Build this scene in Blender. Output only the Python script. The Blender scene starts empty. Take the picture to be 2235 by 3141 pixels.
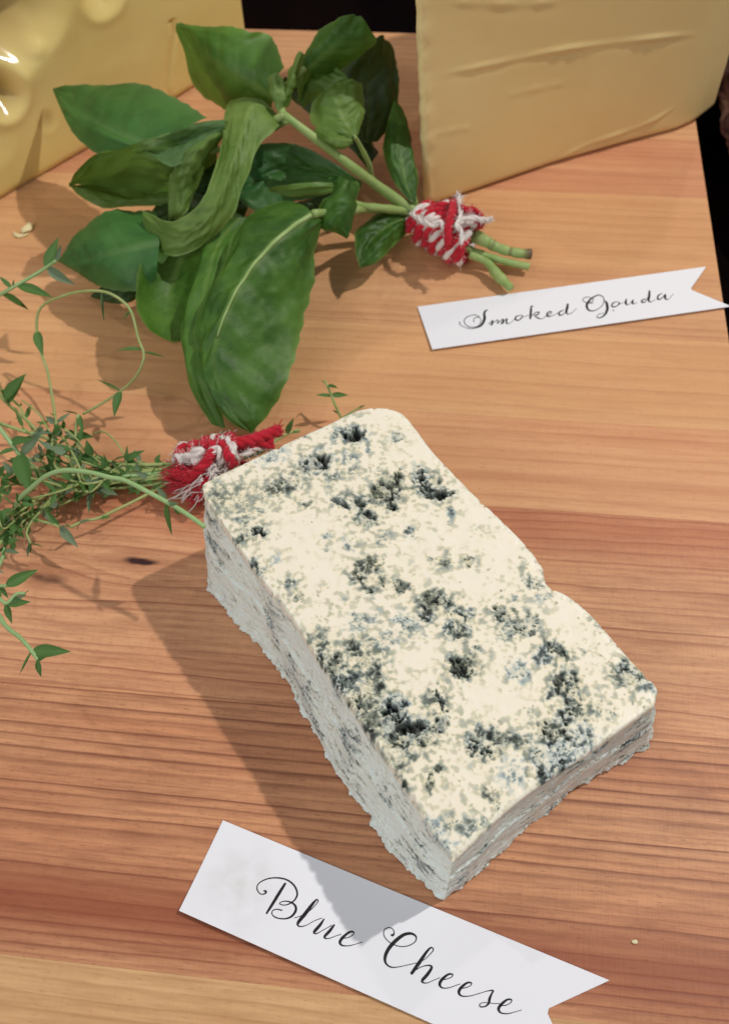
import bpy, bmesh, math, random
import numpy as np
from mathutils import Vector, Matrix
random.seed(7)
rng = np.random.default_rng(7)
sc = bpy.context.scene
COL = sc.collection

# ------------------------------------------------------------------ camera
PW, PH = 2235, 3141                     # pixel grid of the photograph
PITCH, ROLL, FPX, CAMH = math.radians(55.616), math.radians(-3.332), 2882.0, 0.30
cd = bpy.data.cameras.new('camera'); cam = bpy.data.objects.new('camera', cd); COL.objects.link(cam)
cam.matrix_world = (Matrix.Translation((0, 0, CAMH)) @ Matrix.Rotation(math.pi/2-PITCH, 4, 'X')
                    @ Matrix.Rotation(ROLL, 4, 'Z'))
cd.sensor_fit = 'VERTICAL'; cd.lens = 4.15
cd.sensor_height = 4.15*PH/FPX; cd.sensor_width = cd.sensor_height
cd.clip_start = 0.01; cd.clip_end = 50
cd.dof.use_dof = True; cd.dof.focus_distance = 0.285; cd.dof.aperture_fstop = 2.3
sc.camera = cam

# ------------------------------------------------------------------ light
w = bpy.data.worlds.new('World'); sc.world = w; w.use_nodes = True
bg = w.node_tree.nodes['Background']
bg.inputs[0].default_value = (0.93, 0.97, 1.0, 1); bg.inputs[1].default_value = 0.23
def lamp(name, d, dist, power, col, radius, target=(0.0, 0.15, 0.02)):
    l = bpy.data.lights.new(name, 'POINT'); l.energy = power; l.color = col; l.shadow_soft_size = radius
    o = bpy.data.objects.new(name, l); COL.objects.link(o)
    o.location = Vector(target)+Vector(d).normalized()*dist
    return o
lamp('ceiling_lamp', (0.69, 0.26, 1.0), 1.7, 66, (1.0, 0.95, 0.87), 0.020)
lamp('ceiling_lamp', (0.40, 0.75, 1.0), 1.9, 9, (1.0, 0.92, 0.80), 0.02)
lamp('ceiling_lamp', (-0.55, 0.45, 1.0), 1.9, 10, (1.0, 0.93, 0.83), 0.02)
al_ = bpy.data.lights.new('added_fill', 'AREA'); al_.shape = 'DISK'; al_.size = 1.3; al_.energy = 13; al_.color = (1.0, 0.97, 0.93)
ao_ = bpy.data.objects.new('added_fill', al_); COL.objects.link(ao_); ao_.location = (-.95, -.95, 1.05)  # added soft fill from front left, lifts the side faces
ao_.rotation_euler = (Vector((0, .2, 0))-Vector(ao_.location)).to_track_quat('-Z', 'Y').to_euler()
vs = sc.view_settings
vs.view_transform = 'Standard'; vs.look = 'None'; vs.exposure = 0.0; vs.gamma = 1.0

# ------------------------------------------------------------------ helpers
_c, _s = math.cos(ROLL), math.sin(ROLL)
_cp, _sp = math.cos(PITCH), math.sin(PITCH)
def P(u, v, z=0.0):
    """world point at height z that the photograph shows at pixel (u, v)"""
    x = u-PW/2; y = -(v-PH/2)
    x, y = _c*x-_s*y, _s*x+_c*y
    d = (x, _cp*FPX+_sp*y, -_sp*FPX+_cp*y)
    t = (z-CAMH)/d[2]
    return np.array([d[0]*t, d[1]*t, z])
def fr(ox, oy, k):
    return lambda pts: [(ox+p[0]/k, oy+p[1]/k)+tuple(p[2:]) for p in pts]

def obj(name, mesh, mat=None, parent=None):
    o = bpy.data.objects.new(name, mesh); COL.objects.link(o)
    if mat is not None and not mesh.materials: mesh.materials.append(mat)
    if parent is not None: o.parent = parent
    return o
def tag(o, label=None, cat=None, group=None, kind=None):
    if label: o['label'] = label
    if cat: o['category'] = cat
    if group: o['group'] = group
    if kind: o['kind'] = kind
    return o
def empty(name, loc=(0, 0, 0)):
    o = bpy.data.objects.new(name, None); COL.objects.link(o); o.location = loc; o.empty_display_size = .02
    return o
def mesh_from(name, verts, faces, smooth=True, attrs=None):
    me = bpy.data.meshes.new(name)
    verts = np.asarray(verts, dtype=np.float64); faces = np.asarray(faces, dtype=np.int64)
    n = faces.shape[1]
    me.vertices.add(len(verts)); me.vertices.foreach_set('co', verts.ravel())
    me.loops.add(faces.size); me.loops.foreach_set('vertex_index', faces.ravel())
    me.polygons.add(len(faces)); me.polygons.foreach_set('loop_start', np.arange(0, faces.size, n))
    me.polygons.foreach_set('loop_total', np.full(len(faces), n))
    me.update(calc_edges=True); me.validate()
    me.polygons.foreach_set('use_smooth', np.full(len(faces), bool(smooth)))
    for k, a in (attrs or {}).items():
        at = me.attributes.new(k, 'FLOAT', 'POINT'); at.data.foreach_set('value', np.asarray(a, dtype=np.float32).ravel())
    return me
def grid_faces(nu, nv, off=0, wrap=False):
    i, j = np.meshgrid(np.arange(nu-1), np.arange(nv if wrap else nv-1), indexing='ij')
    a = i*nv+j; b = i*nv+(j+1) % nv; c = (i+1)*nv+(j+1) % nv; d = (i+1)*nv+j
    return np.stack([a, b, c, d], -1).reshape(-1, 4)+off

_perm = np.random.default_rng(3).permutation(4096).astype(np.int64)
_grad = np.random.default_rng(4).normal(size=(4096, 3)); _grad /= np.linalg.norm(_grad, axis=1)[:, None]
def noise(p, seed=0):
    p = np.asarray(p, float); i = np.floor(p).astype(np.int64); f = p-i
    u = f*f*f*(f*(f*6-15)+10); out = 0
    for dx in (0, 1):
        for dy in (0, 1):
            for dz in (0, 1):
                h = _perm[(_perm[(_perm[(i[:, 0]+dx+seed*131) & 4095]+i[:, 1]+dy) & 4095]+i[:, 2]+dz) & 4095]
                g = _grad[h]
                n = g[:, 0]*(f[:, 0]-dx)+g[:, 1]*(f[:, 1]-dy)+g[:, 2]*(f[:, 2]-dz)
                wt = (u[:, 0] if dx else 1-u[:, 0])*(u[:, 1] if dy else 1-u[:, 1])*(u[:, 2] if dz else 1-u[:, 2])
                out = out+n*wt
    return out*1.6
def fbm(p, octv=4, seed=0, gain=.5, lac=2.03):
    a, s = 1., 0.
    for o in range(octv):
        s = s+a*noise(p*lac**o, seed+o); a *= gain
    return s
def sstep(a, b, x):
    t = np.clip((x-a)/(b-a), 0, 1); return t*t*(3-2*t)

def spline(pts, n):
    """Catmull-Rom through points of any dimension, n samples even in chord length"""
    p = np.asarray(pts, float)
    if len(p) == 2:
        return p[0]+(p[1]-p[0])*np.linspace(0, 1, n)[:, None]
    q = np.vstack([2*p[0]-p[1], p, 2*p[-1]-p[-2]])
    t = np.linspace(0, 1, 12, endpoint=False)[:, None]; out = []
    for k in range(len(p)-1):
        a, b, c, d = q[k:k+4]
        out.append(.5*((2*b)+(c-a)*t+(2*a-5*b+4*c-d)*t**2+(3*b-a-3*c+d)*t**3))
    out = np.vstack(out+[p[-1:]])
    m = min(3, out.shape[1])
    L = np.concatenate([[0], np.cumsum(np.linalg.norm(np.diff(out[:, :m], axis=0), axis=1))])
    s = np.linspace(0, L[-1], n)
    return np.stack([np.interp(s, L, out[:, k]) for k in range(out.shape[1])], 1)
def polyline(pts, n):
    p = np.asarray(pts, float)
    L = np.concatenate([[0], np.cumsum(np.linalg.norm(np.diff(p, axis=0), axis=1))])
    s = np.linspace(0, L[-1], n)
    return np.stack([np.interp(s, L, p[:, k]) for k in range(p.shape[1])], 1)
def frames(path):
    T = np.gradient(path, axis=0); T /= np.linalg.norm(T, axis=1)[:, None]+1e-12
    N = np.zeros_like(T); up = np.array([0, 0, 1.]) if abs(T[0, 2]) < .9 else np.array([1., 0, 0])
    n = np.cross(T[0], up); n /= np.linalg.norm(n)
    for i in range(len(T)):
        n = n-T[i]*np.dot(n, T[i]); n /= np.linalg.norm(n)+1e-12; N[i] = n
    return T, N, np.cross(T, N)
def tube_data(path, r, sides=8):
    path = np.asarray(path, float); n = len(path); r = np.broadcast_to(np.asarray(r, float), (n,))
    T, N, B = frames(path); a = np.linspace(0, 2*np.pi, sides, endpoint=False)
    ring = path[:, None]+r[:, None, None]*(np.cos(a)[None, :, None]*N[:, None]+np.sin(a)[None, :, None]*B[:, None])
    v = ring.reshape(-1, 3); f = grid_faces(n, sides, 0, True)
    v = np.vstack([v, path[0]-T[0]*r[0]*.2, path[-1]+T[-1]*r[-1]*.2])
    c0, c1 = n*sides, n*sides+1; k = np.arange(sides); k2 = (k+1) % sides
    cap0 = np.stack([k2, k, np.full(sides, c0), np.full(sides, c0)], 1)
    cap1 = np.stack([(n-1)*sides+k, (n-1)*sides+k2, np.full(sides, c1), np.full(sides, c1)], 1)
    return v, f, np.vstack([cap0, cap1])[:, :3]
class Joined:
    """collects tubes and sheets into one mesh (quads and tris)"""
    def __init__(self): self.v, self.f, self.n, self.at = [], [], 0, []
    def add(self, v, f4=None, f3=None, at=0.):
        if f4 is not None: self.f += [tuple(x) for x in (np.asarray(f4)+self.n).tolist()]
        if f3 is not None: self.f += [tuple(x) for x in (np.asarray(f3)+self.n).tolist()]
        self.v.append(np.asarray(v)); self.n += len(v); self.at.append(np.broadcast_to(np.asarray(at, float), (len(v),)))
    def tube(self, path, r, sides=8, at=0.):
        v, f4, f3 = tube_data(path, r, sides); self.add(v, f4, f3, at)
    def mesh(self, name, smooth=True):
        me = bpy.data.meshes.new(name); me.from_pydata(np.vstack(self.v).tolist(), [], self.f); me.update()
        me.polygons.foreach_set('use_smooth', np.full(len(me.polygons), bool(smooth)))
        a = me.attributes.new('tone', 'FLOAT', 'POINT'); a.data.foreach_set('value', np.concatenate(self.at).astype(np.float32))
        return me

# ------------------------------------------------------------------ materials
def srgb(r, g, b):
    f = lambda c: (c/255/12.92) if c/255 <= .04045 else ((c/255+.055)/1.055)**2.4
    return (f(r), f(g), f(b), 1)
class NT:
    def __init__(self, name):
        self.m = bpy.data.materials.new(name); self.m.use_nodes = True
        self.t = self.m.node_tree; self.b = self.t.nodes['Principled BSDF']; self.out = self.t.nodes['Material Output']
    def n(self, typ, **kw):
        o = self.t.nodes.new(typ)
        for k, v in kw.items(): setattr(o, k, v)
        return o
    def put(self, sock, v):
        if isinstance(v, bpy.types.NodeSocket): self.t.links.new(v, sock)
        else: sock.default_value = v
    def math(self, op, a, b=0., c=None, clamp=False):
        o = self.n('ShaderNodeMath', operation=op); o.use_clamp = clamp
        self.put(o.inputs[0], a); self.put(o.inputs[1], b)
        if c is not None: self.put(o.inputs[2], c)
        return o.outputs[0]
    def attr(self, name): return self.n('ShaderNodeAttribute', attribute_name=name).outputs['Fac']
    def coord(self, scale=(1, 1, 1), loc=(0, 0, 0), vec=None):
        m = self.n('ShaderNodeMapping'); m.inputs['Scale'].default_value = scale; m.inputs['Location'].default_value = loc
        self.put(m.inputs['Vector'], vec if vec is not None else self.n('ShaderNodeTexCoord').outputs['Object'])
        return m.outputs[0]
    def noise(self, vec, scale=1., detail=4., rough=.55, dist=0.):
        o = self.n('ShaderNodeTexNoise'); self.put(o.inputs['Vector'], vec)
        o.inputs['Scale'].default_value = scale; o.inputs['Detail'].default_value = detail
        o.inputs['Roughness'].default_value = rough; o.inputs['Distortion'].default_value = dist
        return o.outputs['Fac']
    def ramp(self, fac, stops, interp='LINEAR'):
        o = self.n('ShaderNodeValToRGB'); o.color_ramp.interpolation = interp; e = o.color_ramp.elements
        while len(e) < len(stops): e.new(.5)
        for k, (p, c) in enumerate(stops): e[k].position = p; e[k].color = c if not isinstance(c, (int, float)) else (c, c, c, 1)
        self.put(o.inputs[0], fac); return o.outputs[0]
    def mix(self, fac, a, b, mode='MIX'):
        o = self.n('ShaderNodeMix', data_type='RGBA', blend_type=mode)
        self.put(o.inputs[0], fac); self.put(o.inputs[6], a); self.put(o.inputs[7], b); return o.outputs[2]
    def bump(self, h, strength=.3, dist=.001):
        o = self.n('ShaderNodeBump'); self.put(o.inputs['Strength'], strength); o.inputs['Distance'].default_value = dist
        self.put(o.inputs['Height'], h); self.put(self.b.inputs['Normal'], o.outputs[0]); return o.outputs[0]
    def set(self, **kw):
        for k, v in kw.items(): self.put(self.b.inputs[k.replace('_', ' ')], v)
        return self.m

def wood(name, light, dark, ring, freq, amt, seed, knots=(), redband=None, wav=1.0, gk=1.0):
    def mute(c, k=.07):
        g = .3*c[0]+.55*c[1]+.15*c[2]
        return tuple((x+(g-x)*k)*1.03 for x in c[:3])+(1,)
    light, dark, ring = mute(light), mute(dark), mute(ring)
    m = NT(name)
    oc = m.n('ShaderNodeTexCoord').outputs['Object']
    sep = m.n('ShaderNodeSeparateXYZ'); m.put(sep.inputs[0], oc)
    x, y = sep.outputs[0], sep.outputs[1]
    warp = m.noise(m.coord((3.2, 16, 1), (seed, 0, 0)), 1, 2, .5)
    yw = m.math('ADD', y, m.math('MULTIPLY', m.math('SUBTRACT', warp, .5), .011*wav))
    wig = m.noise(m.coord((26, 60, 1), (seed*3, 2, 0)), 1, 3, .6)
    yw = m.math('ADD', yw, m.math('MULTIPLY', m.math('SUBTRACT', wig, .5), .0017*wav))
    for kx, ky, kr, ks in knots:                       # rings bend round a knot
        d2 = m.math('ADD', m.math('POWER', m.math('MULTIPLY', m.math('SUBTRACT', x, kx), .45), 2), m.math('POWER', m.math('SUBTRACT', y, ky), 2))
        g = m.math('POWER', 2.718, m.math('MULTIPLY', d2, -1/(kr*kr*5)))
        sg = m.math('MULTIPLY', m.math('SUBTRACT', y, ky), g)
        yw = m.math('SUBTRACT', yw, m.math('MULTIPLY', sg, .55))
    cmb = m.n('ShaderNodeCombineXYZ'); m.put(cmb.inputs[1], yw)
    uneven = m.noise(m.coord((0, 55, 0), (seed*7, seed, 0), cmb.outputs[0]), 1, 2, .5)
    ph = m.math('ADD', m.math('MULTIPLY', yw, freq), m.math('MULTIPLY', uneven, 3.2))
    saw = m.math('FRACT', ph)
    ringc = m.ramp(saw, [(0, .50), (.10, .10), (.40, .08), (.75, .42), (.93, 1.0), (1, .60)])
    rid = m.math('FLOOR', ph)
    cm2 = m.n('ShaderNodeCombineXYZ'); m.put(cm2.inputs[0], rid); cm2.inputs[1].default_value = seed
    wn = m.n('ShaderNodeTexWhiteNoise', noise_dimensions='2D'); m.put(wn.inputs['Vector'], cm2.outputs[0])
    ringv = m.math('MULTIPLY', ringc, m.math('ADD', .35, m.math('MULTIPLY', wn.outputs['Value'], .8)))
    broken = m.noise(m.coord((18, 90, 1), (seed, 9, 0)), 1, 4, .6)
    ringv = m.math('MULTIPLY', ringv, m.math('ADD', .45, m.math('MULTIPLY', broken, 1.0)))
    streak = m.noise(m.coord((38, 640, 1), (seed, 5, 0)), 1, 5, .7)
    fleck = m.noise(m.coord((30, 190, 1), (seed, 15, 0)), 1, 4, .6, .4)
    tone = m.noise(m.coord((5, 42, 1), (seed*2, 1, 0)), 1, 3, .5)
    blot = m.noise(m.coord((45, 80, 1), (seed, 4, 0)), 1, 3, .6)
    base = m.mix(m.math('MULTIPLY_ADD', tone, 2.2, -.6, clamp=True), light, dark)
    base = m.mix(m.math('MULTIPLY_ADD', streak, 3.6, -1.55, clamp=True), base, m.mix(.50*gk, base, ring))
    base = m.mix(m.math('MULTIPLY_ADD', fleck, 4.0, -1.95, clamp=True), base, m.mix(.34*gk, base, ring))
    base = m.mix(m.math('MULTIPLY_ADD', fleck, -2.4, .95, clamp=True), base, m.mix(.6, base, light))
    base = m.mix(m.math('MULTIPLY_ADD', blot, .8, -.32, clamp=True), base, m.mix(.5, base, light))
    colr = m.mix(m.math('MULTIPLY', ringv, amt, clamp=True), base, ring)
    if redband:
        yb, wb, cb, sb = redband
        d = m.math('DIVIDE', m.math('ABSOLUTE', m.math('SUBTRACT', yw, yb)), wb)
        colr = m.mix(m.math('MULTIPLY', m.math('SUBTRACT', 1, d, clamp=True), sb, clamp=True), colr, cb)
    for kx, ky, kr, ks in knots:
        nn = m.math('MULTIPLY', m.math('SUBTRACT', blot, .5), kr*.8)
        d2 = m.math('ADD', m.math('POWER', m.math('MULTIPLY', m.math('SUBTRACT', x, kx), .26), 2), m.math('POWER', m.math('ADD', m.math('SUBTRACT', y, ky), nn), 2))
        d = m.math('DIVIDE', m.math('SQRT', d2), kr)
        halo = m.math('MULTIPLY', m.ramp(d, [(0, 1), (.9, .25), (1, 0)]), .5*ks)
        colr = m.mix(halo, colr, srgb(120, 48, 30))
        core = m.math('MULTIPLY', m.ramp(d, [(0, 1), (.22, 1), (.42, 0)]), ks)
        colr = m.mix(core, colr, srgb(46, 18, 20))
    pores = m.noise(m.coord((260, 1500, 1), (seed, 3, 0)), 1, 2, .5)
    pm = m.ramp(pores, [(.60, 0), (.72, 1)])
    colr = m.mix(m.math('MULTIPLY', pm, .38), colr, ring)
    cross = m.noise(m.coord((1100, 110, 1), (seed, 8, 0)), 1, 2, .6)      # fine saw marks across the grain
    colr = m.mix(m.math('MULTIPLY_ADD', cross, 1.5, -.68, clamp=True), colr, m.mix(.24*gk, colr, ring))
    h = m.math('ADD', m.math('MULTIPLY', streak, .5), m.math('ADD', m.math('MULTIPLY', cross, .5), m.math('MULTIPLY', ringv, -.35)))
    m.bump(h, .28, .0006)
    rough = m.math('ADD', .40, m.math('MULTIPLY', blot, .22))
    return m.set(Base_Color=colr, Roughness=rough, Specular_IOR_Level=.35)

def leaf_mat(name, dark, light, vein, back, trans=.22):
    m = NT(name)
    oi = m.n('ShaderNodeObjectInfo').outputs['Random']
    v = m.attr('vein'); rim = m.attr('rim')
    n1 = m.noise(m.coord((1, 1, 1)), 55, 4, .6)
    n2 = m.noise(m.coord((1, 1, 1)), 420, 3, .6)
    c = m.mix(m.math('ADD', m.math('MULTIPLY_ADD', n1, 2.4, -.85), m.math('MULTIPLY_ADD', oi, .7, -.25), clamp=True), dark, light)
    c = m.mix(m.math('MULTIPLY_ADD', n2, .9, -.30, clamp=True), c, m.mix(.55, c, light))
    c = m.mix(m.math('MULTIPLY', v, .75, clamp=True), c, vein)
    c = m.mix(m.math('MULTIPLY', rim, .5, clamp=True), c, vein)
    bf = m.n('ShaderNodeNewGeometry').outputs['Backfacing']
    c = m.mix(m.math('MULTIPLY', bf, .75), c, back)
    m.bump(m.math('ADD', n2, m.math('MULTIPLY', v, -.6)), .35, .0006)
    m.set(Base_Color=c, Roughness=m.math('ADD', .42, m.math('MULTIPLY', n1, .22)), Specular_IOR_Level=.42)
    tr = m.n('ShaderNodeBsdfTranslucent'); m.put(tr.inputs[0], m.mix(.5, c, (.22, .42, .03, 1)))
    mx = m.n('ShaderNodeMixShader'); mx.inputs[0].default_value = trans
    m.t.links.new(m.b.outputs[0], mx.inputs[1]); m.t.links.new(tr.outputs[0], mx.inputs[2]); m.t.links.new(mx.outputs[0], m.out.inputs[0])
    return m.m
def stem_mat(name, a, b, rough=.5):
    m = NT(name)
    n = m.noise(m.coord((1, 1, 1)), 130, 3, .6)
    t = m.attr('tone')
    c = m.mix(m.math('MULTIPLY_ADD', n, 1.6, -.3, clamp=True), a, b)
    c = m.mix(t, c, srgb(92, 66, 48))
    m.bump(m.noise(m.coord((1, 1, 1)), 900, 2, .5), .2, .0004)
    return m.set(Base_Color=c, Roughness=rough, Subsurface_Weight=.15, Subsurface_Radius=(.002, .003, .001), Subsurface_Scale=.5)
def yarn_mat(name, a, b):
    m = NT(name)
    n = m.noise(m.coord((1, 1, 1)), 1400, 3, .7); n2 = m.noise(m.coord((1, 1, 1)), 260, 2, .5)
    c = m.mix(m.math('MULTIPLY_ADD', n2, 1.4, -.2, clamp=True), a, b)
    m.bump(n, .8, .0008)
    return m.set(Base_Color=c, Roughness=.92, Specular_IOR_Level=.1, Sheen_Weight=.15)

def plain(name, col, rough=.5, spec=.4, **kw):
    m = NT(name); return m.set(Base_Color=col, Roughness=rough, Specular_IOR_Level=spec, **kw)

def blue_mat():
    m = NT('blue_cheese_paste')
    md = m.attr('mold'); ti = m.attr('tint')
    n = m.noise(m.coord((1, 1, 1)), 600, 3, .5); n2 = m.noise(m.coord((1, 1, 1)), 70, 3, .5)
    f = m.math('ADD', md, m.math('MULTIPLY', m.math('SUBTRACT', n, .5), m.math('MULTIPLY_ADD', md, .16, .01)), clamp=True)
    cream = m.mix(n2, (.90, .835, .71, 1), (.89, .845, .76, 1))
    blue = m.ramp(f, [(0, (.88, .81, .67, 1)), (.16, (.70, .70, .62, 1)), (.36, (.44, .50, .50, 1)), (.60, (.20, .245, .245, 1)), (.82, (.065, .08, .08, 1)), (1, (.014, .016, .017, 1))])
    oliv = m.ramp(f, [(0, (.90, .80, .60, 1)), (.16, (.64, .60, .44, 1)), (.36, (.42, .42, .32, 1)), (.60, (.21, .225, .165, 1)), (.82, (.075, .085, .065, 1)), (1, (.015, .016, .014, 1))])
    c = m.mix(ti, oliv, blue)
    c = m.mix(m.ramp(f, [(0, 1), (.12, 0)]), c, cream)
    c = m.mix(m.math('MULTIPLY', m.attr('side'), m.ramp(f, [(0, .9), (.18, .45), (.35, .05), (.5, .0)])), c, (.74, .875, .875, 1))
    m.bump(n, m.math('MULTIPLY_ADD', md, .25, .02), .0004)
    return m.set(Base_Color=c, Roughness=m.math('MULTIPLY_ADD', f, .5, .36), Specular_IOR_Level=.35,
                 Subsurface_Weight=.25, Subsurface_Radius=(1, .75, .45), Subsurface_Scale=.0015)

# ------------------------------------------------------------------ setting: table, board
tm = NT('dark_table_top')
tn = tm.noise(tm.coord((1, 1, 1)), 14, 3, .5)
tm.set(Base_Color=tm.mix(tm.math('MULTIPLY_ADD', tn, 1.6, -.5, clamp=True), (.003, .002, .0025, 1), (.012, .006, .005, 1)), Roughness=.9, Specular_IOR_Level=.0)
TZ = -0.034
bm = bmesh.new()
bmesh.ops.create_grid(bm, x_segments=2, y_segments=2, size=2.5)
me = bpy.data.meshes.new('table'); bm.to_mesh(me); bm.free()
tb = obj('table', me, tm.m); tb.location = (0, 1.0, TZ); tag(tb, 'dark table top behind and under the board', kind='structure')

BA = math.radians(-8.9)                    # the board lies turned a little on the table
Rb = np.array([[math.cos(BA), -math.sin(BA)], [math.sin(BA), math.cos(BA)]])
def loc2(u, v): return Rb.T @ P(u, v)[:2]
XR = np.mean([loc2(2128.6, 362.6)[0], loc2(2176, 646.4)[0], loc2(2229, 1019)[0]])
YB = np.mean([loc2(755, 88)[1], loc2(959, 92)[1], loc2(1322, 107)[1]])
seams = [loc2(a, b)[1] for a, b in ((600, 2984), (760, 2150), (1507, 1553), (1423, 1272))]
ys = [-.10] + [seams[0]-.001] + seams[1:]
while ys[-1] + .05 < YB-.03: ys.append(ys[-1]+[.050, .043, .055, .047, .052][len(ys) % 5])
ys[-1] = YB
board = empty('cutting_board'); board.rotation_euler = (0, 0, BA)
tag(board, 'orange brown glued wooden board under all the cheeses and herbs', 'cutting board')
kn = [(*loc2(432, 1722), .0050, 1.0), (*loc2(150, 1775), .0055, .40)]
RED = srgb(150, 70, 45)
WM = [
    wood('pale_maple', srgb(216, 172, 122), srgb(198, 150, 98), srgb(166, 116, 72), 210, .55, 1.3),
    wood('ringed_cedar', srgb(222, 162, 116), srgb(196, 128, 86), srgb(116, 60, 40), 265, .8, 2.1, redband=(seams[0]+.014, .018, srgb(140, 70, 46), .8), wav=.55),
    wood('red_knotty', srgb(226, 170, 124), srgb(208, 144, 102), srgb(140, 78, 52), 250, .72, 3.7, kn, redband=(seams[2]-.006, 0.030, srgb(182, 102, 70), .55), wav=1.6),
    wood('orange_wood', srgb(224, 168, 120), srgb(208, 144, 98), srgb(170, 102, 64), 150, .40, 5.2, gk=.6),
    wood('honey_wood', srgb(220, 168, 116), srgb(208, 150, 100), srgb(176, 116, 74), 140, .38, 6.9, gk=.6),
    wood('tan_wood', srgb(220, 168, 120), srgb(202, 144, 98), srgb(168, 110, 72), 180, .42, 8.4, gk=.6),
    wood('rosy_wood', srgb(214, 156, 112), srgb(198, 130, 92), srgb(165, 100, 66), 160, .42, 9.8, gk=.6),
]
order = [0, 1, 2, 3, 4, 5, 4, 6, 5, 6, 3, 5, 6]
for k in range(len(ys)-1):
    y0, y1 = ys[k], ys[k+1]
    bm = bmesh.new()
    bmesh.ops.create_cube(bm, size=1)
    for v in bm.verts:
        v.co.x = -.42 if v.co.x < 0 else XR
        v.co.y = y0+.00001 if v.co.y < 0 else y1-.00001
        v.co.z = -.030 if v.co.z < 0 else 0
    bmesh.ops.bevel(bm, geom=[e for e in bm.edges if all(v.co.z > -.01 for v in e.verts)], offset=.00004, segments=2, affect='EDGES')
    me = bpy.data.meshes.new('stave'); bm.to_mesh(me); bm.free()
    s = obj('stave', me, WM[order[k]], board)
for fx in (-.38, XR-.05):
    for fy in (-.06, YB-.04):
        v, f4, f3 = tube_data(np.array([[fx, fy, TZ], [fx, fy, -.0302]]), .008, 14)
        j = Joined(); j.add(v, f4, f3); obj('foot', j.mesh('foot'), tm.m, board)

# ------------------------------------------------------------------ blue cheese
def ztop(y): return .0415+(y-.064)/.156*.0055
def Ptop(u, v):
    z = .044
    for _ in range(5): z = ztop(P(u, v, z)[1])
    return P(u, v, z)
left_t = [(1390, 2640), (1330, 2560), (1250, 2430), (1150, 2280), (1050, 2128), (960, 1998), (880, 1875), (800, 1775), (735, 1685), (680, 1605), (640, 1545), (620, 1505)]
back_t = [(620, 1505), (622, 1482), (650, 1462), (700, 1440), (800, 1392), (900, 1345), (1000, 1300), (1080, 1262), (1130, 1249), (1190, 1250)]
right_t = [(2006, 2165), (2013, 2140), (2012, 2102), (1940, 2027), (1870, 1947), (1800, 1870), (1740, 1824), (1692, 1802), (1672, 1778), (1663, 1735), (1600, 1655), (1530, 1585), (1440, 1500), (1330, 1385), (1280, 1318), (1238, 1270), (1190, 1250)]
front_t = [(1390, 2640), (1440, 2595), (1550, 2490), (1650, 2412), (1790, 2318), (1900, 2240), (2006, 2165)]
NU, NV = 620, 330
def bd(pts, n): return spline([Ptop(*p) for p in pts], n)
Lc, Rc, Bc, Fc = bd(left_t, NU), bd(right_t, NU), bd(back_t, NV), bd(front_t, NV)
s = np.linspace(0, 1, NV)[None, :, None]; t = np.linspace(0, 1, NU)[:, None, None]
G = ((1-s)*Lc[:, None]+s*Rc[:, None]+(1-t)*Fc[None]+t*Bc[None]
     - ((1-s)*(1-t)*Lc[0]+s*(1-t)*Rc[0]+(1-s)*t*Lc[-1]+s*t*Rc[-1]))
top = G.reshape(-1, 3).copy()
# distance to the rim (mm)
ringpts = np.vstack([Lc, Bc, Rc[::-1], Fc[::-1]])[:, :2]*1000
edge = np.minimum.reduce([np.linalg.norm((G[:, :, :2]-Lc[:, None, :2]), axis=2), np.linalg.norm((G[:, :, :2]-Rc[:, None, :2]), axis=2),
                          np.linalg.norm((G[:, :, :2]-Fc[None, :, :2]), axis=2), np.linalg.norm((G[:, :, :2]-Bc[None, :, :2]), axis=2)]).ravel()*1000
c5, c6 = fr(500, 1200, 1.353), fr(900, 1900, 1.353)
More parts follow.
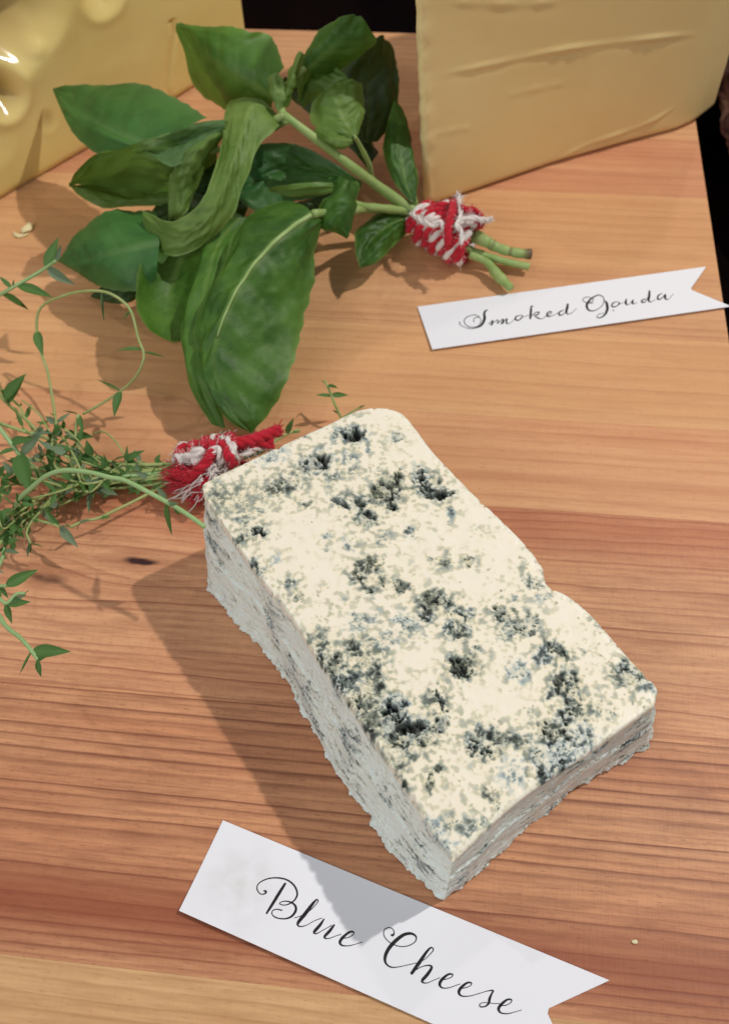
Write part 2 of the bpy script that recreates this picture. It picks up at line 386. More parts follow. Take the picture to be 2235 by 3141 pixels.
# blue mould spots seen on the cut face: x, y, radius x, radius y, angle, darkness, depth mm, blueness
A5 = [(795,180,48,24,10,1,5,.7),(635,295,60,34,-18,1,5,.6),(600,310,35,20,10,.9,3,.6),(480,395,62,26,-22,.72,1.6,.3),(540,385,30,18,0,.6,1,.4),(1080,380,24,62,-22,1,4,.7),(1150,425,52,20,-8,1,5,.6),
 (910,410,46,32,-30,.8,3,.1),(965,370,24,42,20,.85,3,.2),(945,450,22,36,0,.95,4,.3),(735,458,52,12,28,.9,1.5,.6),(820,465,26,20,30,.9,3,.5),(850,515,36,14,8,1,3,.6),(840,545,50,16,0,.6,1,.2),
 (395,580,28,15,-5,1,4,.6),(318,612,26,11,-25,.85,1.5,.5),(335,535,24,20,0,.55,.7,.5),(405,495,16,8,0,.6,.5,.4),(970,190,30,18,-25,.62,1,.6),(715,180,16,40,25,.48,.8,.6),(440,265,60,30,-10,.42,.3,1),(770,275,26,18,0,.5,.6,.7),
 (850,245,14,8,0,.55,.5,.8),(310,450,150,50,-22,.38,.5,.05),(230,430,40,60,0,.45,.8,.1),(560,600,18,10,0,.15,.2,0),(680,600,16,9,10,.5,.4,.7),(770,640,14,28,-20,.42,.4,.8),(680,655,20,12,0,.35,.3,.4),(915,605,20,15,0,.72,1,.4),
 (1025,580,18,20,-20,.72,1,.7),(1195,505,17,14,0,.5,.5,.9),(1185,545,10,7,0,.6,.4,.5),(850,712,54,28,-12,.72,1.6,.1),(800,765,28,26,40,.66,1.6,.2),(840,815,10,34,-40,.85,1.5,.4),(905,790,8,26,-10,.75,1.2,.2),(985,808,32,24,10,.74,1.2,.15),
 (1112,865,40,40,10,.72,2,.2),(1090,930,26,26,0,.8,2,.5),(1175,870,12,26,-30,.9,1.5,.5),(1240,935,10,52,-38,.85,1.6,.6),(1280,915,22,10,30,.55,.7,.7),(1165,710,26,13,0,.72,.8,.1),(1268,705,22,20,0,.82,1.2,.2),(1340,580,18,9,0,.25,.2,.3),
 (525,790,18,9,0,.75,.6,.6),(565,845,18,20,0,.72,.9,.2),(470,895,24,30,-20,.95,2,.8),(380,735,26,44,-30,.75,1,.5),(470,700,18,12,40,.4,.3,.9),(1010,958,48,26,35,.48,1.2,.8),(1205,985,9,34,-15,.85,1.3,.6),(1225,1010,8,22,0,.7,1,.6),
 (1395,920,20,34,-30,1,3,.4),(1460,970,66,10,40,.72,1.5,.3),(1530,945,40,20,40,.45,1,.2),(1535,800,42,20,25,.5,.8,.4),(1575,850,26,20,0,.38,.4,.6),(1456,858,9,8,0,.8,.6,.9),(1500,780,14,9,0,.5,.5,.6),(1300,570,10,6,0,.3,.2,.4),
 (700,1120,42,30,0,.8,1.5,.2),(640,1010,70,40,0,.36,.5,.1),(590,1075,22,22,0,.85,1,.7),(790,1060,20,24,0,.72,1.2,.1),(870,1180,30,40,0,.7,1,.4),(820,950,60,28,-20,.42,.6,.6),(930,1030,40,30,0,.36,.6,.5),(1210,1140,16,44,-20,1,3,.3),
 (1265,1120,26,24,0,.6,1.4,.1),(750,1200,66,20,0,.85,1.2,.9),(1305,1065,20,8,10,.6,.6,.6),(1450,1165,22,14,-20,.6,.6,.8),(1575,1100,30,26,0,.55,.8,.8),(760,860,16,9,0,.25,.2,.3),(1010,700,26,20,0,.22,.2,.3),(1110,700,10,7,0,.4,.2,.3),(600,465,24,8,-20,.6,.5,.2),
 (700,355,30,12,0,.4,.4,.3),(800,330,36,18,0,.35,.5,.2),(700,380,20,12,0,.35,.4,.2),(580,180,12,6,0,.7,.4,.6),(900,320,14,8,0,.35,.3,.3)]
A6 = [(140,190,62,30,30,.8,1.6,.3),(190,270,56,22,25,.9,2,.8),(100,215,30,22,0,.8,1.5,.3),(250,120,22,12,-20,.85,1.2,.3),(320,90,34,14,-20,.5,.6,.3),(415,385,44,52,10,1,5,.9),(480,450,62,34,-10,.92,4.4,.8),(600,440,46,18,-20,1,4.4,.4),(430,505,60,32,10,.84,2.4,.25),
 (540,505,40,24,0,.7,1.6,.15),(610,330,9,56,-18,1,2,.5),(270,370,66,56,10,.72,1.6,.15),(330,280,40,60,10,.5,.8,.2),(310,420,50,60,0,.66,1.4,.2),(560,310,26,12,-30,.5,.5,.2),(700,195,16,50,-22,.95,3,.4),(736,205,10,28,10,.8,1.5,.2),(645,55,16,44,-20,.62,1,.7),(720,30,10,30,-20,.72,1,.6),
 (460,682,14,12,0,1,2,.4),(430,600,18,24,0,.7,1,.3),(566,680,11,44,6,.85,1.5,.2),(600,620,20,10,0,.82,1,.2),(752,505,18,62,12,.95,2,.5),(795,548,26,16,-20,.85,2,.4),(775,500,40,40,0,.5,1.2,.6),(1090,118,36,16,22,.95,2,.5),(1020,155,22,14,0,.62,.6,.9),(1130,160,24,10,20,.7,1,.2),
 (1100,258,20,50,10,.85,2,.4),(1150,320,26,72,-15,.6,1.6,.3),(1165,250,10,40,-15,.85,1.5,.3),(1130,400,34,28,0,.85,2,.7),(1185,370,10,40,-10,.8,1.5,.2),(980,390,14,20,0,.62,.7,.4),(1060,320,14,14,0,.6,.6,.4),(1372,212,22,30,-25,.9,1.8,.7),(1340,250,56,36,0,.34,.5,.1),(1380,245,20,24,0,.7,1,.4),
 (1265,360,22,28,0,.5,.8,.2),(1310,390,20,18,0,.4,.6,.4),(1100,482,66,12,-4,.88,2,.25),(1200,490,54,34,0,.62,1,.9),(1105,570,84,56,0,.46,.6,1),(1022,610,18,72,-14,.78,1.4,.5),(1095,612,24,8,10,.72,.8,.9),(870,490,46,20,0,.66,1,.3),(940,505,40,14,0,.72,1,.5),(1040,455,10,36,-8,.95,1.8,.1),
 (832,745,10,42,-20,.85,1.4,.3),(800,722,7,30,-15,.72,1,.1),(900,640,44,52,0,.34,.3,.9),(560,860,44,30,0,.42,0,1),(600,925,56,44,0,.46,0,1),(720,860,34,40,0,.55,.8,.5),(650,850,26,30,0,.46,.8,.3),(940,212,32,36,0,.52,.8,.9),(1060,620,30,60,0,.5,.6,.9),(820,480,40,20,0,.5,1,.5),
 (480,60,60,20,0,.3,.3,.4),(340,180,40,20,0,.4,.5,.2),(490,570,30,14,0,.35,.5,.2),(1200,130,16,6,30,.4,.3,.3),(1240,30,40,8,10,.3,.3,.3),(880,60,50,16,-20,.35,.4,.4),(990,40,20,34,20,.7,1.2,.6),(1440,230,30,20,0,.7,1,.5),(1470,280,26,30,0,.5,.6,.9),(790,840,20,30,0,.5,.6,.3)]
def spot_list():
    out = []
    for cv, lst in ((c5, A5), (c6, A6)):
        for a in lst:
            (px, py), k = cv([(a[0], a[1])])[0], 1/1.353
            th = math.radians(a[4]); c, s_ = math.cos(th), math.sin(th)
            o = Ptop(px, py)
            ax = Ptop(px+c*a[2]*k, py+s_*a[2]*k)-o; ay = Ptop(px-s_*a[3]*k, py+c*a[3]*k)-o
            out.append((o[:2]*1000, ax[:2]*1150, ay[:2]*1150+np.sign(ay[:2])*.25, a[5], a[6], a[7]))
    return out
SP = spot_list()
def mould_field(p):
    """p (N,3) in mm on the cut face: darkness, pit depth, blueness"""
    n = len(p); q = p.copy()
    q3 = np.column_stack([p[:, :2], np.zeros(n)])
    wx = fbm(q3*.45, 3, 11, .55)*1.2; wy = fbm(q3*.45, 3, 21, .55)*1.2
    H = np.zeros(n); M = np.zeros(n); D = np.zeros(n); T = np.zeros(n); W = np.full(n, 1e-4)
    for c, ax, ay, dk, dp, bl in SP:
        R = 2.6*max(np.linalg.norm(ax), np.linalg.norm(ay))+4
        idx = np.where((np.abs(p[:, 0]-c[0]) < R) & (np.abs(p[:, 1]-c[1]) < R))[0]
        if not len(idx): continue
        det = ax[0]*ay[1]-ax[1]*ay[0]
        sz = min(1.0, .30*math.sqrt(abs(det))+.25)
        dx = p[idx, 0]-c[0]+wx[idx]*1.25*sz; dy = p[idx, 1]-c[1]+wy[idx]*1.25*sz
        a = (dx*ay[1]-dy*ay[0])/det; b = (ax[0]*dy-ax[1]*dx)/det
        r = np.sqrt(a*a+b*b)
        g = np.clip(1.35-r, 0, 1.35)/1.35
        H[idx] += dk*np.exp(-((dx*dx+dy*dy)/(math.sqrt(abs(det))*1.3+1.6)**2))
        M[idx] = np.maximum(M[idx], dk*sstep(.05, .62, g)); D[idx] = np.maximum(D[idx], dp*sstep(.15, .62, g))
        T[idx] += g*bl; W[idx] += g
    return M, D, T/W, np.clip(H, 0, 1.3)
pm = top*1000
M, D, T, H = mould_field(pm)
q3 = np.column_stack([pm[:, :2], np.zeros(len(pm))])
fine = fbm(q3*.55, 4, 31, .52)*1.15; mid = fbm(q3*.30, 3, 41, .55); low = fbm(q3*.11, 3, 45, .55)
def cells(p2, size, seed, warp=.35):
    """irregular curd cells: random value, distance to the nearest crack, height value"""
    w3 = np.column_stack([p2, np.zeros(len(p2))])
    x = p2/size+warp*np.column_stack([fbm(w3*1.1/size, 3, seed+1), fbm(w3*1.1/size, 3, seed+2)])
    i = np.floor(x).astype(int); F1 = np.full(len(x), 9.); F2 = F1.copy(); r1 = np.zeros(len(x)); r2 = np.zeros(len(x))
    for dx in (-1, 0, 1):
        for dy in (-1, 0, 1):
            h = _perm[(_perm[(i[:, 0]+dx+seed*37) & 4095]+i[:, 1]+dy) & 4095]
            c = np.column_stack([i[:, 0]+dx+.5+.8*(((h*73) & 1023)/1023-.5), i[:, 1]+dy+.5+.8*(((h*191) & 1023)/1023-.5)])
            d = np.hypot(*(x-c).T); rv = ((h*7) & 511)/511; rw = ((h*29) & 255)/255
            near = d < F1
            F2 = np.where(near, F1, np.minimum(F2, d)); r1 = np.where(near, rv, r1); r2 = np.where(near, rw, r2); F1 = np.where(near, d, F1)
    return r1, F2-F1, r2
cA, kA, hA = cells(pm[:, :2], 3.0, 11, .8); cB, kB, hB = cells(pm[:, :2], 1.9, 23, .9)
# mottled zones of the paste: broad, faint
zone = np.clip(sstep(-.1, .8, low+.45*mid-.15)*.26+.52*H, 0, .9)
Mz = np.maximum(M, zone*.85)
pitA = sstep(-.10, .10, M+.16*fine-.38-.40*(cA-.25))          # whole curd cells that have fallen out
pitB = sstep(-.09, .09, Mz+.26*fine-.34-.46*cB)
pit = np.maximum(pitA*sstep(.35, .6, M), pitB*sstep(.22, .5, Mz+.1*fine)*.8)
crkA = (1-sstep(.02, .13, kA))*sstep(.22, .42, M+.35*H+.35*mid-.1); crkB = (1-sstep(.03, .22, kB))*sstep(.30, .6, Mz+.30*mid)
soft = np.clip(M*.95+.30*H, 0, 1)*(.30+.70*sstep(-.12, .22, fine+.7*mid+.5*(M-.35)))      # stained paste between the pits
flk = sstep(.10, .85, fine*.30+.9*mid+.20*low)                # smears everywhere
frag = sstep(.02, .30, .60*fine+.75*mid+.25*(cB-.5))
mold = .015+.38*soft+zone*(.14*sstep(-.4, .6, mid+.3*fine)+.46*frag)+.10*flk*(.2+1.6*zone)
mold = np.maximum(mold, .62*crkB*np.clip(.30+M, 0, .9)); mold = np.maximum(mold, .88*crkA*np.clip(.4+M, 0, 1))
mold = np.maximum(mold, pit*np.clip(.30+.36*M+.34*np.minimum(D, 5)/5*sstep(.3, .75, M)+.30*fine-.30*(hA > .60)-.08*(hB > .7), 0, 1))
mold *= 1-.70*np.maximum((hA > .72)*pitA*sstep(-.3, .2, fine), (hB > .84)*sstep(.02, .3, kB)*pit)            # pale curd lying loose in a pit
spk = fbm(q3*.55, 3, 61, .5)+.35*low
mold = np.clip(np.maximum(mold, sstep(.74, 1.1, spk)*.55), 0, 1)
sm = mold.reshape(NU, NV)
for _ in range(1): sm = (sm+np.roll(sm, 1, 0)+np.roll(sm, -1, 0)+np.roll(sm, 1, 1)+np.roll(sm, -1, 1))/5
mold = np.where(mold > .55, .6*mold+.4*sm.ravel(), sm.ravel())
depth = np.maximum(D, .55*sstep(.2, .5, Mz))
z = -pit*depth*(.55+.45*cA)*(.8+.25*fine)*.95-.45*np.maximum(crkB*.35, crkA)*np.clip(.3+depth*.5, 0, 1.3)
z += pit*(hA > .60)*depth*.40+pit*(hB > .84)*sstep(.02, .3, kB)*depth*.25+.03*mid+.22*low*.6
e = np.clip(edge/(1.7+.7*fbm(q3*.08, 2, 82)), 0, 1)
z -= (1-np.sqrt(np.clip(1-(1-e)**2, 0, 1)))*1.35
crum = sstep(.25, .8, fbm(q3*.30, 3, 91)+.15)*np.clip(1-edge/3., 0, 1)
z -= crum*1.3; mold = np.maximum(mold, .34*crum*np.clip(1-edge/2.6, 0, 1)*sstep(-.3, .4, fine))
top[:, 2] += z/1000
tint = np.clip(T*.8+.14+.35*mid, 0, 1)
# walls: ring on the rim, ring on the board
NH = 120
left_b = [(1362, 2748), (1290, 2690), (1215, 2612), (1120, 2482), (1010, 2322), (912, 2135), (850, 2032), (745, 1928), (690, 1855), (655, 1822), (640, 1775)]
front_b = [(1362, 2748), (1430, 2692), (1530, 2602), (1640, 2512), (1760, 2415), (1880, 2340), (1975, 2285)]
def seg_b(pts, n): return spline([P(*p, 0.0004) for p in pts], n)
def drop(c, k):
    o = c.copy(); o[:, 2] = .0004; return o
Lb, Fb = seg_b(left_b, NU), seg_b(front_b, NV)
ctr = G.reshape(-1, 3).mean(0)
Bb, Rbt = drop(Bc, 0), drop(Rc, 0)
Bb[:, :2] += (Lb[-1, :2]-Bb[0, :2])*np.linspace(1, 0, NV)[:, None]
Rbt[:, :2] += (Fb[-1, :2]-Rbt[0, :2])*np.linspace(1, 0, NU)[:, None]
ids = np.arange(NU*NV).reshape(NU, NV)
rid = np.concatenate([ids[:, 0], ids[-1, 1:], ids[-2::-1, -1], ids[0, -2:0:-1]])
bot = np.vstack([Lb, Bb[1:], Rbt[-2::-1], Fb[-2:0:-1]])
rim = top[rid]; NR = len(rid)
hh = np.linspace(0, 1, NH)[1:, None, None]
wall = (1-hh)*rim[None]+hh*bot[None]
tang = np.roll(bot+rim, -3, axis=0)-np.roll(bot+rim, 3, axis=0); tang[:, 2] = 0; tang /= np.linalg.norm(tang, axis=1)[:, None]
outw = np.stack([-tang[:, 1], tang[:, 0], np.zeros(NR)], 1)
if np.mean(np.sum(outw*(rim-ctr), 1)) < 0: outw = -outw
for _ in range(6): outw = (np.roll(outw, 4, 0)+outw+np.roll(outw, -4, 0)); outw /= np.linalg.norm(outw, axis=1)[:, None]
arc = np.cumsum(np.linalg.norm(np.diff(np.vstack([bot[-1:], bot]), axis=0), axis=1))*1000
hz = np.repeat(np.linspace(0, 1, NH)[1:], NR); ar = np.tile(arc, NH-1)
zz = wall.reshape(-1, 3)[:, 2]*1000
cyc = np.column_stack([wall.reshape(-1, 3)[:, :2]*1000, zz])
sk = np.column_stack([cyc[:, :2]*.09, zz*.20])               # long streaks along the walls
st1 = fbm(sk+.25*fbm(cyc*.12, 2, 99)[:, None], 4, 101, .6); st2 = fbm(cyc*.9, 4, 111, .6); big = fbm(cyc*np.array([.06, .06, .05]), 2, 121, .5)
st3 = fbm(np.column_stack([cyc[:, :2]*.14, zz*.30]), 5, 105, .58)
fleckw = sstep(.12, .55, fbm(np.column_stack([cyc[:, :2]*.30, zz*.62]), 4, 151, .6)+.35*st3)
spots = sstep(-.12, .72, st1*.55+.85*st3+.40*big)
dark = sstep(.85, 1.3, st3+.40*st2+.6*big)
outm = .05*st1+.02*st2+.9*big-.15*spots-.5*dark-.30*fleckw
cut = sstep(.42, .46, hz+.09*fbm(cyc*.035, 2, 141)+.02*st2)                    # the lower part of the cut sits proud
outm += cut*.6
rag = sstep(.72, 1, hz)
outm += rag*(1.0*fbm(cyc*np.array([.07, .07, .03]), 2, 131, .5)+.3)+1.3*sstep(.84, 1, hz)*np.maximum(fbm(cyc*.22, 5, 133, .62)-.1, -.25)
outm *= sstep(0, .10, hz)
nw = np.tile(outw, (NH-1, 1))
wv = wall.reshape(-1, 3)+nw*outm[:, None]/1000
wv[:, 2] = np.maximum(wv[:, 2]+(.20*st2*sstep(.02, .1, hz)*(hz < .97))/1000, .0002)
wm = np.clip(.03+.42*fleckw*(.6+.5*st2)*(.45+.75*sstep(-.3, .5, big))+.38*spots*(.55+.6*st2)+.30*dark+.05*st2+.18*sstep(.0, .7, big+.3*st1), 0, 1)
rimm = mold[rid]
fade = sstep(.0, .06, hz+.02*st2)
wm = wm*fade+np.tile(rimm, NH-1)*(1-fade)*.8
nt = len(top)
V = np.vstack([top, wv])
full = np.vstack([rid[None], nt+np.arange((NH-1)*NR).reshape(NH-1, NR)])
a_, b_ = full[:-1], full[1:]
wf = np.stack([a_, b_, np.roll(b_, -1, 1), np.roll(a_, -1, 1)], -1).reshape(-1, 4)
F = np.vstack([grid_faces(NU, NV)[:, ::-1], wf])
wt = np.clip(.70+.5*big, 0, 1)
cheese = obj('blue_cheese', mesh_from('blue_cheese', V, F, True, {'mold': np.concatenate([mold, wm]), 'tint': np.concatenate([tint, wt]), 'side': np.concatenate([.25*np.clip(1-edge/4, 0, 1)**2, fade*.8+.2])}), blue_mat())
tag(cheese, 'crumbly white block of blue cheese with dark blue green mould veins', 'cheese')

# ------------------------------------------------------------------ paper labels
pp = NT('white_paper')
pn = pp.noise(pp.coord((1, 1, 1)), 900, 3, .6); ps = pp.noise(pp.coord((1, 1, 1)), 70, 4, .65)
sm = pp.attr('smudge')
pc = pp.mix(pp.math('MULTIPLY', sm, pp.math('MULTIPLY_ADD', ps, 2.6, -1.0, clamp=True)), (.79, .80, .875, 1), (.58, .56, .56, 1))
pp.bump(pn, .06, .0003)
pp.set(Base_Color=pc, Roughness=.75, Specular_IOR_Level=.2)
ink = plain('black_ink', (.018, .016, .018, 1), .6, .2)
def paper(corners, bulge, n=(60, 22), smudge=None, zf=None):
    """corners: a (left top), b (left bottom), tips c (top), d (bottom), notch"""
    a, b, c, d, k = [P(*p)[:2] for p in corners]
    nu, nv = n; us = np.linspace(0, 1, nu); vs_ = np.linspace(0, 1, nv)
    right = polyline(np.array([c, k, d]), 201)
    verts = []; sg = []
    for u in us:
        for v in vs_:
            l = a+(b-a)*v
            r = right[int(round((v)*200))] if False else (c+(k-c)*min(1, v*2) if v <= .5 else k+(d-k)*(v*2-1))
            p = l+(r-l)*u
            verts.append((p[0], p[1], .0003+bulge(u, v)))
            if smudge is not None:
                sg.append(max(0., 1-math.hypot((p[0]-smudge[0])/smudge[2], (p[1]-smudge[1])/smudge[2])))
            else: sg.append(0.)
    f = grid_faces(nu, nv); nvt = len(verts)
    vv = np.array(verts); lowv = vv-[0, 0, .00022]
    F_ = np.vstack([f[:, ::-1], f+nvt])
    idx = np.arange(nvt).reshape(nu, nv)
    loop = np.concatenate([idx[:, 0], idx[-1, 1:], idx[-2::-1, -1], idx[0, -2:0:-1]]); l2 = np.roll(loop, -1)
    F_ = np.vstack([F_, np.stack([loop, loop+nvt, l2+nvt, l2], 1)])
    return mesh_from('paper_label', np.vstack([vv, lowv]), F_, False, {'smudge': sg+sg})
def lettering(conv, scale, strokes, parent, zf, wk=1.0):
    j = Joined()
    for stx in strokes:
        p = [(x, y, w_) for x, y, w_ in stx]
        px = conv([(a, b) for a, b, _ in p])
        sp = spline([(q[0], q[1], 0, r[2]) for q, r in zip(px, p)], max(10, 7*len(p)))
        wpx = np.maximum(sp[:, 3], 2.6)*wk/scale
        d = np.gradient(sp[:, :2], axis=0); d /= np.linalg.norm(d, axis=1)[:, None]+1e-9
        nn = np.stack([-d[:, 1], d[:, 0]], 1)
        rows = []
        for q, n_, ww in zip(sp, nn, wpx):
            L = P(q[0]+n_[0]*ww/2, q[1]+n_[1]*ww/2); R = P(q[0]-n_[0]*ww/2, q[1]-n_[1]*ww/2)
            L[2] = R[2] = zf(*q[:2]); rows += [L, R]
        j.add(rows, grid_faces(len(sp), 2))
        for q, ww in ((sp[0], wpx[0]), (sp[-1], wpx[-1])):       # round pen ends
            a = np.linspace(0, 2*np.pi, 12, endpoint=False)
            c = [P(q[0]+math.cos(x)*ww/2, q[1]+math.sin(x)*ww/2) for x in a]+[P(q[0], q[1])]
            for x in c: x[2] = zf(*q[:2])+.00001
            j.add(c, None, [(k, (k+1) % 12, 12) for k in range(12)])
    return obj('lettering', j.mesh('lettering', False), ink, parent)
d1 = np.array([552.5, 2797])+(np.array([1312, 3130])-np.array([552.5, 2797]))*1.80
sA, sB = P(684.5, 2517)[:2], P(1867.5, 3007.5)[:2]
d1w = P(552.5, 2797)[:2]+(sB-sA)
def uv(X):
    X = np.array(X)-[0, 0, CAMH]; depth = _cp*X[1]-_sp*X[2]; yy = _sp*X[1]+_cp*X[2]
    x = X[0]/depth*FPX; y = yy/depth*FPX
    return (PW/2+_c*x+_s*y, PH/2-(-_s*x+_c*y))
d1 = uv((*d1w, 0))
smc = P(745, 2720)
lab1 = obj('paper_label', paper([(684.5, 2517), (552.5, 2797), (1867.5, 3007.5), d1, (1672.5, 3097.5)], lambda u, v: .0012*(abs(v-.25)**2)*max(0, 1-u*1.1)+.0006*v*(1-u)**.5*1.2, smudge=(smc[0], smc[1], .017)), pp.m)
tag(lab1, 'white swallowtail paper tag lettered Blue Cheese in the foreground', 'label')
b1, b2 = fr(500, 2450, 2), fr(1100, 2600, 2)
blue_txt = [
 [(750,524,12),(735,548,15),(712,585,17),(690,622,17),(662,668,15),(638,706,11)],
 [(622,568,8),(632,572,13),(632,582,9),(612,590,6),(590,580,6),(578,550,6),(592,520,6),(640,495,7),(700,488,8),(760,500,9),(805,535,10),(824,580,10),(815,615,9),(790,640,8),(755,655,6),(722,652,5),(720,640,5),(750,632,6),(785,638,8),(812,660,12),(815,690,14),(790,725,12),(750,740,8),(700,735,7),(672,715,6),(675,690,6),(700,682,6),(730,688,7)],
 [(808,735,4),(850,720,4),(900,690,5),(938,652,5),(952,630,6),(942,622,9),(915,652,17),(872,710,21),(834,758,18),(828,780,10),(850,788,6),(890,775,4),(930,752,4),(975,735,4)],
 [(988,742,8),(962,780,17),(932,815,17),(928,828,10),(945,830,6),(990,805,4),(1035,780,5)],
 [(1050,778,10),(1022,815,17),(994,846,15),(995,860,8),(1020,860,5),(1060,845,4),(1092,835,4)],
 [(1092,860,5),(1130,856,5),(1165,838,5),(1168,820,8),(1142,822,12),(1102,855,17),(1085,885,15),(1100,903,9),(1140,905,5),(1190,892,4),(1220,882,4)]]
blue_txt2 = [
 [(200,538,10),(208,540,15),(216,528,7),(211,506,5),(190,493,5),(160,502,5),(152,530,5),(165,560,5),(200,590,5),(250,608,5),(300,605,5),(342,582,6),(352,552,8),(325,530,14),(280,535,18),(230,570,21),(185,620,21),(162,670,18),(165,710,12),(195,735,8),(240,735,5),(300,722,4),(350,710,4)],
 [(350,712,4),(400,690,4),(440,652,5),(457,628,6),(442,615,9),(415,642,15),(372,705,21),(325,772,18)],
 [(335,762,6),(380,735,5),(428,724,8),(446,738,14),(420,780,19),(390,815,17),(392,830,9),(420,832,5),(460,815,4),(495,800,4)],
 [(498,812,5),(530,810,5),(568,796,5),(574,780,8),(547,780,12),(510,810,17),(495,840,16),(510,862,8),(550,862,5),(600,845,4),(620,838,4)],
 [(615,866,5),(650,862,5),(683,849,5),(689,832,8),(662,832,12),(625,862,17),(612,890,16),(630,912,8),(680,912,5),(740,895,4),(790,880,4)],
 [(780,882,4),(822,878,9),(812,900,11),(800,930,15),(795,955,14),(775,975,8),(745,978,7),(740,962,5),(770,952,4),(830,958,4),(860,958,4)],
 [(860,972,5),(900,968,5),(930,952,5),(934,934,8),(907,935,12),(870,965,17),(855,992,16),(870,1015,9),(910,1020,6),(960,1008,4),(995,998,4)]]
def zl1(px, py): return .0013
# lay the ink exactly on the sheet: the label is almost flat, so sample its height
def sheet_height(o):
    vs_ = np.array([v.co[:] for v in o.data.vertices]); vs_ = vs_[:len(vs_)//2]
    def f(px, py):
        g = P(px, py)[:2]; k = np.argmin(((vs_[:, :2]-g)**2).sum(1)); return vs_[k, 2]+.00006
    return f
zf1 = sheet_height(lab1)
lettering(b1, 2, blue_txt, lab1, zf1, 1.1)
lettering(b2, 2, blue_txt2, lab1, zf1, 1.1)
lab2 = obj('paper_label', paper([(1280, 944), (1325, 1078), (2163, 821), (2238, 946), (2113.5, 892.7)], lambda u, v: .0004+.0006*v), pp.m)
tag(lab2, 'white swallowtail paper tag lettered Smoked Gouda near the board edge', 'label')
g1, g2 = fr(1240, 780, 3.007), fr(1700, 780, 3.0355)
gtxt = [
 [(508,640,9),(508,662,6),(545,686,5),(600,702,6),(660,695,9),(708,668,19),(735,612,24),(733,562,20),(745,535,15),(762,530,8)],
 [(640,640,7),(634,620,6),(655,598,6),(690,600,6),(702,632,6),(680,675,6),(620,690,6),(565,668,7),(548,625,7),(585,588,7),(650,574,6),(690,595,6)],
 [(770,662,4),(812,626,8),(806,650,18),(798,668,16)], [(800,664,5),(850,622,7),(860,634,10),(850,656,8)], [(855,655,5),(905,615,9),(905,640,19),(892,656,16)],
 [(895,652,5),(940,610,9),(936,640,16),(945,658,9),(975,648,4),(1015,612,4)],
 [(1062,580,5),(1028,590,11),(1018,615,15),(1045,626,9),(1082,596,11),(1078,578,6),(1060,582,5)], [(1082,590,4),(1110,592,4),(1140,575,4)],
 [(1182,498,7),(1166,492,11),(1162,540,20),(1156,606,19)], [(1160,590,6),(1205,555,8),(1238,550,9),(1222,574,11),(1192,580,6),(1226,604,11),(1262,612,5),(1305,588,4)],
 [(1308,588,5),(1340,568,6),(1352,548,8),(1325,550,13),(1308,578,17),(1330,592,8),(1380,575,4),(1412,552,4)],
 [(1462,530,6),(1425,550,12),(1420,575,15),(1450,575,8),(1485,540,7),(1502,468,10),(1497,500,22),(1488,545,20),(1500,570,8),(1540,555,5),(1580,515,4)]]
gtxt2 = [
 [(350,470,6),(300,468,6),(262,450,6),(266,424,6),(310,413,6),(352,430,6),(345,458,6),(310,470,6)],
 [(455,455,8),(448,415,8),(405,394,9),(345,422,14),(302,470,20),(296,512,20),(322,542,13),(372,540,8),(430,503,6),(462,452,8),(480,475,22),(485,530,24),(462,580,17),(420,610,9),(388,605,7),(402,580,5),(450,565,4)],
 [(562,460,6),(532,478,13),(530,503,13),(560,505,8),(596,478,11),(585,460,6),(562,461,5)], [(596,478,4),(630,470,4)], [(538,540,9),(545,543,9)],
 [(662,436,12),(656,468,22),(668,488,10),(690,480,4),(722,446,8)], [(724,444,12),(718,468,18),(730,480,7),(760,465,4)],
 [(842,430,6),(808,445,11),(805,465,13),(838,457,8),(868,405,7),(877,352,13),(874,400,22),(868,446,18),(888,462,7),(930,440,4)],
 [(992,380,6),(957,404,13),(955,435,15),(985,430,8),(1022,392,10),(1024,402,18),(1022,428,17),(1050,436,6),(1100,386,4)]]
zf2 = sheet_height(lab2)
lettering(g1, 3.007, gtxt, lab2, zf2, 1.05)
lettering(g2, 3.0355, gtxt2, lab2, zf2, 1.05)

# ------------------------------------------------------------------ big cheeses at the back
def cheese_paste(name, a, b, rough, bumpk):
    m = NT(name)
    n = m.noise(m.coord((1, 1, 1)), 22, 4, .55); n2 = m.noise(m.coord((1, 1, 1)), 700, 3, .6)
    c = m.mix(m.math('MULTIPLY_ADD', n, 1.8, -.4, clamp=True), a, b)
    c = m.mix(m.attr('rind_ridge_light'), c, (.86, .78, .44, 1))
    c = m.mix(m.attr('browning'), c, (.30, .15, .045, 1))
    m.bump(m.math('ADD', n2, m.math('MULTIPLY', n, 3)), bumpk, .0008)
    return m.set(Base_Color=c, Roughness=rough, Specular_IOR_Level=.45, Subsurface_Weight=.3, Subsurface_Radius=(1, .7, .3), Subsurface_Scale=.004)
